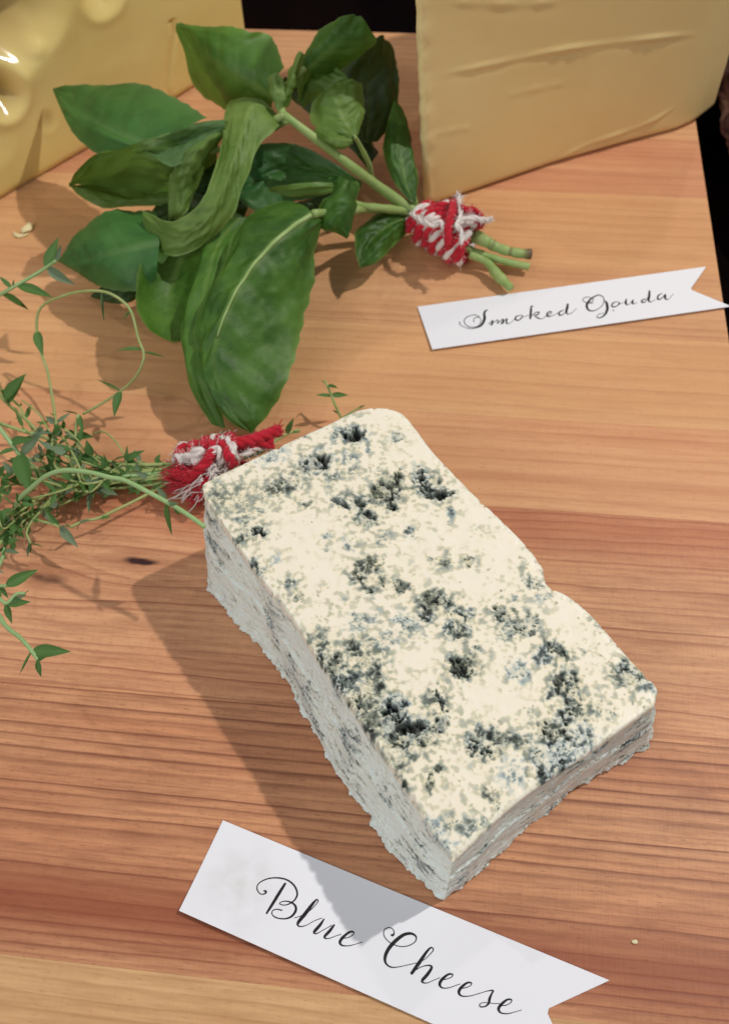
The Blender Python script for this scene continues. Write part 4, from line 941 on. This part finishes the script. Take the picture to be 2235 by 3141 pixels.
def helix(a, b, r0, r1, turns, ph=0., squash=.8, n=18, jit=.0008, seed=0):
    a, b = np.array(a), np.array(b); d = (b-a)/np.linalg.norm(b-a); s1 = np.cross(d, [0, 0, 1.]); s1 /= np.linalg.norm(s1); u1 = np.cross(s1, d)
    g = np.random.default_rng(seed); out = []
    N_ = int(turns*n)
    for k in range(N_+1):
        t_ = k/N_; an = 2*np.pi*turns*t_+ph; r = r0+(r1-r0)*t_
        out.append(a+(b-a)*t_+r*(math.cos(an)*s1+squash*math.sin(an)*u1)+g.normal(size=3)*jit*.4)
    return out
c7 = fr(1150, 550, 2.707)
def W3(conv, pts): return [P(p[0], p[1], z_/1000) for p, z_ in zip(conv([(a, b) for a, b, _ in pts]), [q_[2] for q_ in pts])]
ba, bb_ = P(1285, 678, .0125), P(1440, 745, .0115)
yb = [(helix(ba, bb_, .0080, .0090, 6.2, 0, .95, seed=1), .0026, .017, ['red', 'red', 'white']),
      (helix(bb_-[.001, 0, 0], ba+[.004, 0, 0], .0108, .0104, 2.6, 1.2, .95, seed=2), .0023, .016, ['red', 'white', 'red']),
      (W3(c7, [(300,280,20),(390,345,24),(480,380,25),(545,350,26),(570,400,25),(585,470,22)]), .0013, .012, ['white', 'white']),
      (W3(c7, [(610,540,21),(610,400,26),(640,280,27),(650,190,24)]), .0021, .011, ['red', 'red', 'red']),
      (W3(c7, [(690,130,24),(705,220,27),(710,310,28),(680,380,28),(720,440,27),(715,540,24)]), .0012, .011, ['white', 'white']),
      (W3(c7, [(690,360,27),(780,320,28),(870,335,25),(930,345,21)]), .0014, .012, ['white', 'white']),
      (W3(c7, [(700,240,27),(770,255,28),(850,285,24),(885,395,18)]), .0019, .011, ['red', 'red'])]
fb = [(P(1405, 610, .024), P(1402, 598, .027), .0008, 14, 'white', .0010), (P(1490, 675, .022), P(1508, 673, .021), .0008, 14, 'white', .0012),
      (P(1265, 645, .017), P(1245, 620, .018), .0008, 12, 'red', .001), (P(1250, 672, .016), P(1252, 676, .014), .0008, 8, 'white', .001)]
twine(basil, yb, fb, Matrix.Translation(-basil.location), 'red and white yarn wound round the basil stems')

# ------------------------------------------------------------------ thyme
THY = leaf_mat('thyme_leaf', (.022, .100, .018, 1), (.080, .215, .045, 1), (.14, .27, .08, 1), (.09, .20, .05, 1), .18)
THYP = leaf_mat('thyme_leaf_pale', (.085, .17, .085, 1), (.14, .24, .13, 1), (.2, .3, .16, 1), (.2, .28, .18, 1), .2)
TSTEM = stem_mat('thyme_stem', (.25, .36, .10, 1), (.42, .46, .20, 1))
TSTEMG = stem_mat('thyme_green_stem', (.25, .42, .16, 1), (.36, .52, .25, 1))
thyme = empty('thyme_bunch', tuple(P(560, 1440)))
tag(thyme, 'bunch of thin wiry thyme sprigs tied with twine behind the blue cheese', 'herb bunch')
tinv = Matrix.Translation(-thyme.location)
def unit_leaf(wd, cup, curl, seed):
    nu, nv = 13, 7; t_ = np.linspace(0, 1, nu)[:, None]; v = np.linspace(-1, 1, nv)[None]
    w_ = wd*np.sin(np.pi*np.clip(t_, 0, 1)**.85)**.8*(1-.25*t_)
    x = t_+0*v; y = v*w_*(1-.35*t_**2); zc = cup*np.abs(v)**1.6*w_+curl*t_**2+.0*v
    a = np.abs(v)*np.ones((nu, 1))
    return mesh_from('leaf', np.stack([x, y, zc], -1).reshape(-1, 3), grid_faces(nu, nv), True, {'vein': np.exp(-(a/.16)**2)*.5, 'rim': a**10*.3})
UL = [unit_leaf(.19, .5, .05, 0), unit_leaf(.24, .35, -.18, 1), unit_leaf(.14, .6, .10, 2), unit_leaf(.22, .3, -.05, 3)]
ULm = {}
def thyme_leaf(base, tip, sprig, kind=None, pale=False, roll=None, fat=1.0):
    base, tip = np.array(base), np.array(tip); d = tip-base; ln = np.linalg.norm(d); d /= ln
    k = random.randrange(4) if kind is None else kind
    key = (k, pale)
    if key not in ULm:
        me = UL[k].copy(); me.materials.append(THYP if pale else THY); ULm[key] = me
    up = np.array([0, 0, 1.]); s1 = np.cross(up, d)
    if np.linalg.norm(s1) < .05: s1 = np.array([1., 0, 0])
    s1 /= np.linalg.norm(s1); u1 = np.cross(d, s1)
    r = random.uniform(-.7, .7) if roll is None else roll
    s2 = s1*math.cos(r)+u1*math.sin(r); u2 = np.cross(d, s2)
    M_ = Matrix(((d[0]*ln, s2[0]*ln*fat, u2[0]*ln, base[0]), (d[1]*ln, s2[1]*ln*fat, u2[1]*ln, base[1]), (d[2]*ln, s2[2]*ln*fat, u2[2]*ln, base[2]), (0, 0, 0, 1)))
    o = bpy.data.objects.new('leaf', ULm[key]); COL.objects.link(o); o.parent = sprig; o.matrix_world = M_
    o.matrix_parent_inverse = Matrix.Translation(-thyme.location*0); o.matrix_basis = M_
    return o
nleaf = 0
def sprig(pts, r=(.8, .6), mat=TSTEM, leaves=(), auto=0, size=5.5, start=.1, end=1., tipleaves=True, conv=None, palep=.2):
    global nleaf
    if conv: pts = [(*conv([(a, b)])[0], c) for a, b, c in pts]
    p = spline([P(a, b, c/1000) for a, b, c in pts], max(24, 8*len(pts))); n = len(p)
    j = Joined(); rr_ = np.linspace(r[0], r[1], n)/1000*.8
    rr_ *= 1+.12*noise(np.column_stack([np.linspace(0, 14, n), np.zeros(n), np.full(n, len(pts))]), 7)
    j.tube(p, rr_, 7)
    s_ = obj('sprig', j.mesh('sprig'), mat, thyme); s_.matrix_parent_inverse = tinv
    for lf in leaves:
        (a, b), (c, d) = lf[0], lf[1]
        if conv: (a, b), (c, d) = conv([(a, b)])[0], conv([(c, d)])[0]
        px = np.array([uv(x) for x in p]); k = np.argmin((px[:, 0]-a)**2+(px[:, 1]-b)**2)
        z_ = p[k, 2]; dz = lf[2]/1000 if len(lf) > 2 and lf[2] is not None else random.uniform(-.002, .002)
        thyme_leaf(p[k], P(c, d, max(.002, z_+dz)), s_, pale=(len(lf) > 3 and lf[3]), roll=lf[4] if len(lf) > 4 else None, fat=.84); nleaf += 1
    if auto:
        T_, N_, B_ = frames(p)
        for k, t_ in enumerate(np.linspace(start, end, auto)):
            i = min(n-1, int(t_*(n-1))); an = (k % 2)*math.pi/2+random.uniform(-.5, .5)
            for sgn in (1, -1):
                o_ = (N_[i]*math.cos(an)+B_[i]*math.sin(an))*sgn
                d = o_*random.uniform(.7, 1)+T_[i]*random.uniform(.4, 1.0); d /= np.linalg.norm(d)
                ln = size/1000*random.uniform(.65, 1.15)
                b = p[i]+d*ln; b[2] = max(b[2], .0015)
                thyme_leaf(p[i]+o_*rr_[i]*.5, b, s_, pale=random.random() < palep, fat=random.uniform(.9, 1.3)); nleaf += 1
    return s_
q1, q2, q3_ = fr(0, 650, 2.7067), fr(0, 1150, 2.32), fr(0, 1650, 2.32)
q4 = fr(450, 1150, 2.32)
sprig([(460,1690,6),(430,1500,10),(395,1320,14),(345,1170,18),(308,990,24),(318,840,30),(380,760,34),(480,715,38),(650,665,43),(850,660,46),(990,720,46),(1090,830,43),(1150,1050,36),(1195,1180,32),(1170,1290,28),(1110,1390,23),(1000,1490,17),(850,1590,12),(690,1680,9)], (.75,.65), TSTEM,
      [((1000,1490),(800,1410),4,False,.5),((1000,1490),(935,1690),-3,False,0),((1180,1150),(972,1140),2,False,.3),((1195,1165),(1370,1215),-4),((1090,830),(1025,890),-3),((850,660),(880,908),-12,True,1.0),((312,990),(345,1178),-2,False,.1),((560,690),(560,680),1)], conv=q1)
sprig([(-60,730,26),(0,690,30),(140,610,34),(360,480,38),(468,405,42)], (1.0,.9), TSTEMG,
      [((375,470),(487,205),8,False,.4),((465,405),(512,262),6,True,.9),((400,470),(602,608),-4,True,.9),((150,625),(448,722),-3,False,.2),((100,630),(-10,528),4,False,.1),((110,620),(120,558),3),((20,680),(232,822),-14,False,.5)], conv=q1)
sprig([(300,430,8),(220,350,11),(130,270,16),(30,180,24),(-10,120,28)], (.9,.8), TSTEM, [((90,230),(148,268),-3,False,0),((60,200),(185,20),8,False,.3),((40,170),(180,-10),10,False,.4),((20,120),(-40,60),5)], conv=q2, auto=2, size=6)
# the arched sprig that leans on the cheese
sprig([(1458,1082,42),(1360,1010,43),(1260,945,44),(1180,900,45),(1050,830,46),(890,750,46),(780,728,46),(620,690,45),(450,680,43),(330,720,39),(230,800,33),(140,880,26),(118,950,20),(110,1040,12)], (1.0,1.15), TSTEMG,
      [((1200,910),(1240,1140),-14,False,.9),((1190,905),(1282,912),4,True,1.1),((620,690),(632,726),-3,True),((1180,900),(1115,815),-6,True,.4),((1250,945),(1275,1010),-4),((330,720),(300,760),-2)], conv=q2)
sprig([(-40,1250,16),(0,1195,16),(60,1110,14),(200,1000,12),(330,930,10),(450,850,7),(620,760,6),(900,760,6),(1250,720,7)], (1.2,1.1), TSTEM, auto=7, size=6.5, start=.05, end=.85, conv=q2)
sprig([(-40,330,22),(0,345,20),(200,410,15),(330,450,12),(450,520,9),(650,580,7),(900,640,7),(1260,630,8)], (.9,1.0), TSTEM, [((250,430),(325,375),8,True,.5),((90,380),(-30,350),3)], auto=6, size=6.5, start=.3, end=.9, conv=q2)
sprig([(-30,340,30),(0,380,28),(100,510,24),(135,560,22),(200,620,16),(300,700,10),(450,780,7),(700,740,7),(1250,690,8)], (1.1,.9), TSTEMG, [((130,560),(120,700),-6,True,.3),((110,535),(-30,560),3,False,.1),((95,600),(195,812),2,False,.1),((100,470),(232,452),4,False,.5),((190,525),(322,382),6,True,.5)], auto=4, size=6.5, start=.5, end=.9, conv=q2)
sprig([(1240,740,7),(1040,855,6),(850,950,6),(700,1020,7),(600,1040,9),(500,1085,11)], (.8,.7), TSTEM, [((700,1020),(800,1010),0),((560,1050),(650,1035),2,True),((500,1085),(455,1050),2),((1060,850),(1160,770),1)], conv=q2)
sprig([(200,1000,8),(290,1040,13),(360,1055,14),(430,1082,14)], (.8,.6), TSTEM, [((430,1082),(545,1222),-2,True,.3),((430,1080),(330,960),2),((420,1080),(500,1090),2,True)], conv=q2)
sprig([(-30,540,36),(0,560,38),(30,610,40),(80,660,42),(140,705,44),(205,775,46),(272,865,46)], (1.0,.8), TSTEMG, [((255,795),(485,802),2,False,.3),((222,820),(158,978),-2,False,.7),((285,850),(285,998),-4,False,.1),((272,865),(325,850),3)], conv=q3_)
sprig([(-30,400,34),(0,430,35),(50,465,36),(120,400,38),(180,395,38)], (.9,.7), TSTEMG, [((50,465),(205,400),2,True,.5),((60,555),(218,455),2,False,.5),((45,480),(80,612),-3,False,.1),((0,440),(-30,330),2),((180,395),(215,372),1)], conv=q3_)
sprig([(-40,330,32),(0,340,33),(45,343,34)], (.8,.7), TSTEMG, [((40,345),(263,222),2,False,.5),((0,340),(62,432),-2,False,.2),((10,340),(-40,300),1)], conv=q3_)
sprig([(60,1100,12),(80,1150,12),(30,1230,14),(20,1300,16),(-20,1390,18)], (1,.8), TSTEMG, [((20,1300),(45,1235),2),((10,1330),(-40,1300),2),((70,1150),(-10,1200),2),((40,1250),(150,1275),1,True)], auto=3, size=5, conv=q2)
sprig([(250,1000,8),(180,1080,10),(120,1140,12),(90,1180,12)], (.7,.6), TSTEM, [((100,1170),(60,1100),2)], auto=4, size=5, conv=q2)
sprig([(480,800,6),(380,860,9),(300,960,12),(230,1040,12),(190,1120,12),(220,1200,10)], (.8,.6), TSTEM, [((220,1190),(215,1270),-2)], auto=5, size=6, conv=q2)
# curly twigs and leaves in the dense middle of the bunch
sprig([(900,640,7),(880,560,9),(820,470,10),(740,405,9),(660,420,7)], (.5,.4), TSTEM, [((900,640),(905,500),4,False,.3),((920,600),(1028,535),4,False,.4),((905,620),(840,620),2)], conv=q2)
sprig([(520,600,8),(430,520,11),(350,400,14),(280,280,14),(160,180,12)], (.6,.4), TSTEM, auto=3, size=5, start=.1, end=.5, conv=q2)
sprig([(1250,650,8),(950,700,7),(700,650,8),(580,560,10),(540,420,14),(560,280,18)], (1.0,.8), TSTEM, [((560,290),(440,262),3,False,.9),((560,290),(590,400),-2,False,.2),((545,430),(668,440),3,False,.5),((540,440),(450,400),3,True),((600,570),(690,620),2,False,.2),((580,560),(500,500),3,True)], auto=4, size=6.5, start=.3, end=.85, conv=q2)
sprig([(1250,700,7),(980,720,6),(760,700,7),(560,720,10),(400,660,14),(370,520,16),(400,360,16),(390,280,16)], (1.0,.7), TSTEM, [((380,480),(375,690),0,False,.1),((410,440),(425,335),5,False,.2),((330,400),(205,405),4,True,.4),((760,640),(640,672),6,False,.2),((390,290),(350,270),1)], auto=5, size=7, start=.35, end=.95, conv=q2)
sprig([(1230,760,6),(900,800,5),(650,810,6),(480,820,8),(400,790,9)], (.9,.7), TSTEM, [((680,800),(835,850),4,True,.1),((655,815),(655,1002),2,True,.6),((420,790),(325,870),3,False,.1),((560,810),(520,900),2),((900,800),(1000,860),1)], auto=5, size=6.5, start=.15, end=.9, conv=q2)
sprig([(1250,670,8),(1050,680,7),(850,690,7),(650,700,8),(500,640,9),(300,560,10)], (.9,.6), TSTEM, auto=7, size=6.2, start=.1, conv=q2)
sprig([(1250,690,8),(1000,740,7),(800,760,7),(600,850,6),(420,930,7)], (.9,.6), TSTEM, auto=6, size=6.0, start=.05, conv=q2)
for k in range(9):
    a0 = random.uniform(.15, .95); y0_ = random.uniform(560, 860); y1_ = random.uniform(330, 1180); x1_ = random.uniform(20, 520)
    sprig([(1230,640+random.uniform(0,120),6),(900,690+random.uniform(-70,90),7),(640,y0_,9+random.uniform(0,5)),((640+x1_)/2,(y0_+y1_)/2+random.uniform(-40,40),12+random.uniform(0,8)),(x1_,y1_,12+random.uniform(0,10))], (.7,.5), TSTEM, auto=6, size=6.6, start=.25, end=1., conv=q2, palep=.12)
for k in range(8):        # short side shoots at the left end of the bunch
    x_, y_ = random.uniform(-40, 160), random.choice((random.uniform(60, 420), random.uniform(520, 1000), random.uniform(980, 1320)))
    dx_, dy_ = random.uniform(-60, 90), random.uniform(-150, 150); h_ = random.uniform(12, 24)
    sprig([(x_+260,y_*.5+400,8),(x_+120,y_*.8+120,h_*.8),(x_,y_,h_),(x_+dx_,y_+dy_,h_+5)], (.6,.45), TSTEM, auto=5, size=6.2, start=.3, end=1., conv=q2, palep=.1)
# sprig tips showing beyond the cheese
sprig([(1400,330,4),(1370,280,7),(1330,190,12),(1290,90,15),(1262,40,16)], (.8,.6), TSTEM, [((1275,75),(1365,100),2,False,.1),((1320,150),(1200,140),2,False,.1),((1325,140),(1432,140),0,False,.5),((1262,40),(1245,60),1,True),((1368,285),(1318,250),2)], conv=q4)
sprig([(650,600,10),(800,560,10),(900,480,10),(1000,420,9),(1090,390,7)], (.9,.7), TSTEM, [((1000,430),(1045,305),6,False,.3),((980,440),(920,430),3),((1030,410),(1090,405),0),((760,560),(880,530),3,False,.1),((700,600),(780,560),3,False,.1)], conv=q4)
sprig([(1400,300,3),(1480,250,5),(1520,235,6)], (.6,.5), TSTEM, [((1500,245),(1560,215),2)], conv=q4)
print('thyme leaves', nleaf)
ta, tb_ = P(560, 1428, .0095), P(735, 1392, .0105)
yt = [(helix(ta, tb_, .0070, .0070, 5.0, 0, .95, seed=5), .0025, .017, ['red', 'red', 'white']),
      (W3(q4, [(360,545,18),(420,500,22),(520,500,24),(620,490,24),(760,460,22),(940,395,18)]), .0024, .012, ['red', 'red', 'red']),
      (W3(q4, [(640,540,20),(760,500,20),(900,490,18)]), .0019, .012, ['red', 'red']),
      (W3(q4, [(530,460,20),(570,465,25),(610,510,26),(620,580,24),(650,600,18)]), .0017, .012, ['white', 'white']),
      (W3(q4, [(430,630,19),(450,560,24),(510,530,25),(530,580,24),(510,650,19)]), .0016, .012, ['white', 'white']),
      (W3(q4, [(620,610,18),(700,560,20),(800,520,18),(880,515,14)]), .0014, .012, ['white', 'white']),
      (W3(q4, [(270,600,17),(330,560,22),(400,540,23),(330,630,20)]), .0019, .012, ['white', 'white']),
      (W3(q4, [(200,590,14),(240,580,18),(250,640,16)]), .0016, .012, ['white', 'white']),
      (W3(q4, [(500,500,23),(450,580,24),(400,650,22),(300,720,17),(200,700,12)]), .0021, .011, ['red', 'red', 'red']),
      (W3(q4, [(560,500,25),(590,590,25),(620,640,20)]), .002, .011, ['red', 'red'])]
Q4 = lambda x, y, z_: P(*q4([(x, y)])[0], z_/1000)
ft = [(Q4(350, 690, 18), Q4(180, 720, 10), .0022, 70, 'red', .0030), (Q4(400, 720, 18), Q4(200, 780, 6), .0022, 60, 'red', .0028), (Q4(430, 740, 18), Q4(340, 900, 4), .0020, 60, 'red', .0020),
      (Q4(420, 740, 17), Q4(260, 850, 3), .002, 60, 'white', .0030), (Q4(480, 680, 20), Q4(420, 790, 8), .003, 90, 'white', .0030), (Q4(520, 650, 20), Q4(560, 720, 10), .003, 60, 'white', .0030),
      (Q4(900, 410, 19), Q4(955, 385, 18), .0016, 24, 'red', .0014)]
twine(thyme, yt, ft, tinv, 'red and white yarn wound round the thyme stems')

# ------------------------------------------------------------------ crumbs on the board
CR = cheese_paste('crumb_paste', (.78, .66, .36, 1), (.82, .72, .46, 1), .5, .1)
def crumb_obj(u, v, sx, sy, sz, label, seed, bend=0.):
    bm = bmesh.new(); bmesh.ops.create_icosphere(bm, subdivisions=4, radius=1)
    co = np.array([v_.co[:] for v_ in bm.verts]); k = 1+.30*fbm(co*1.4+seed, 3, seed)
    for v_, kk in zip(bm.verts, k):
        x = v_.co.x*kk; v_.co = Vector((x*sx, v_.co.y*kk*sy+bend*sx*x*x, max(0, (v_.co.z*kk+.75)*sz)))
    me = bpy.data.meshes.new('cheese_crumb'); bm.to_mesh(me); bm.free(); me.polygons.foreach_set('use_smooth', np.ones(len(me.polygons), dtype=bool))
    o = obj('cheese_crumb', me, CR); p = P(u, v); o.location = (p[0], p[1], .0001); o.rotation_euler = (0, 0, seed)
    return tag(o, label, 'crumb')
crumb_obj(88, 705, .0036, .0022, .0014, 'pale cheese crumb on the board beside the leftmost basil leaf', 1, .2)
crumb_obj(60, 727, .0040, .0011, .0008, 'thin curved cheese shaving under the pale crumb at left', 6, .5)
crumb_obj(1945, 2889, .0008, .0006, .0003, 'tiny pale crumb on the dark wood right of the cheese', 3)
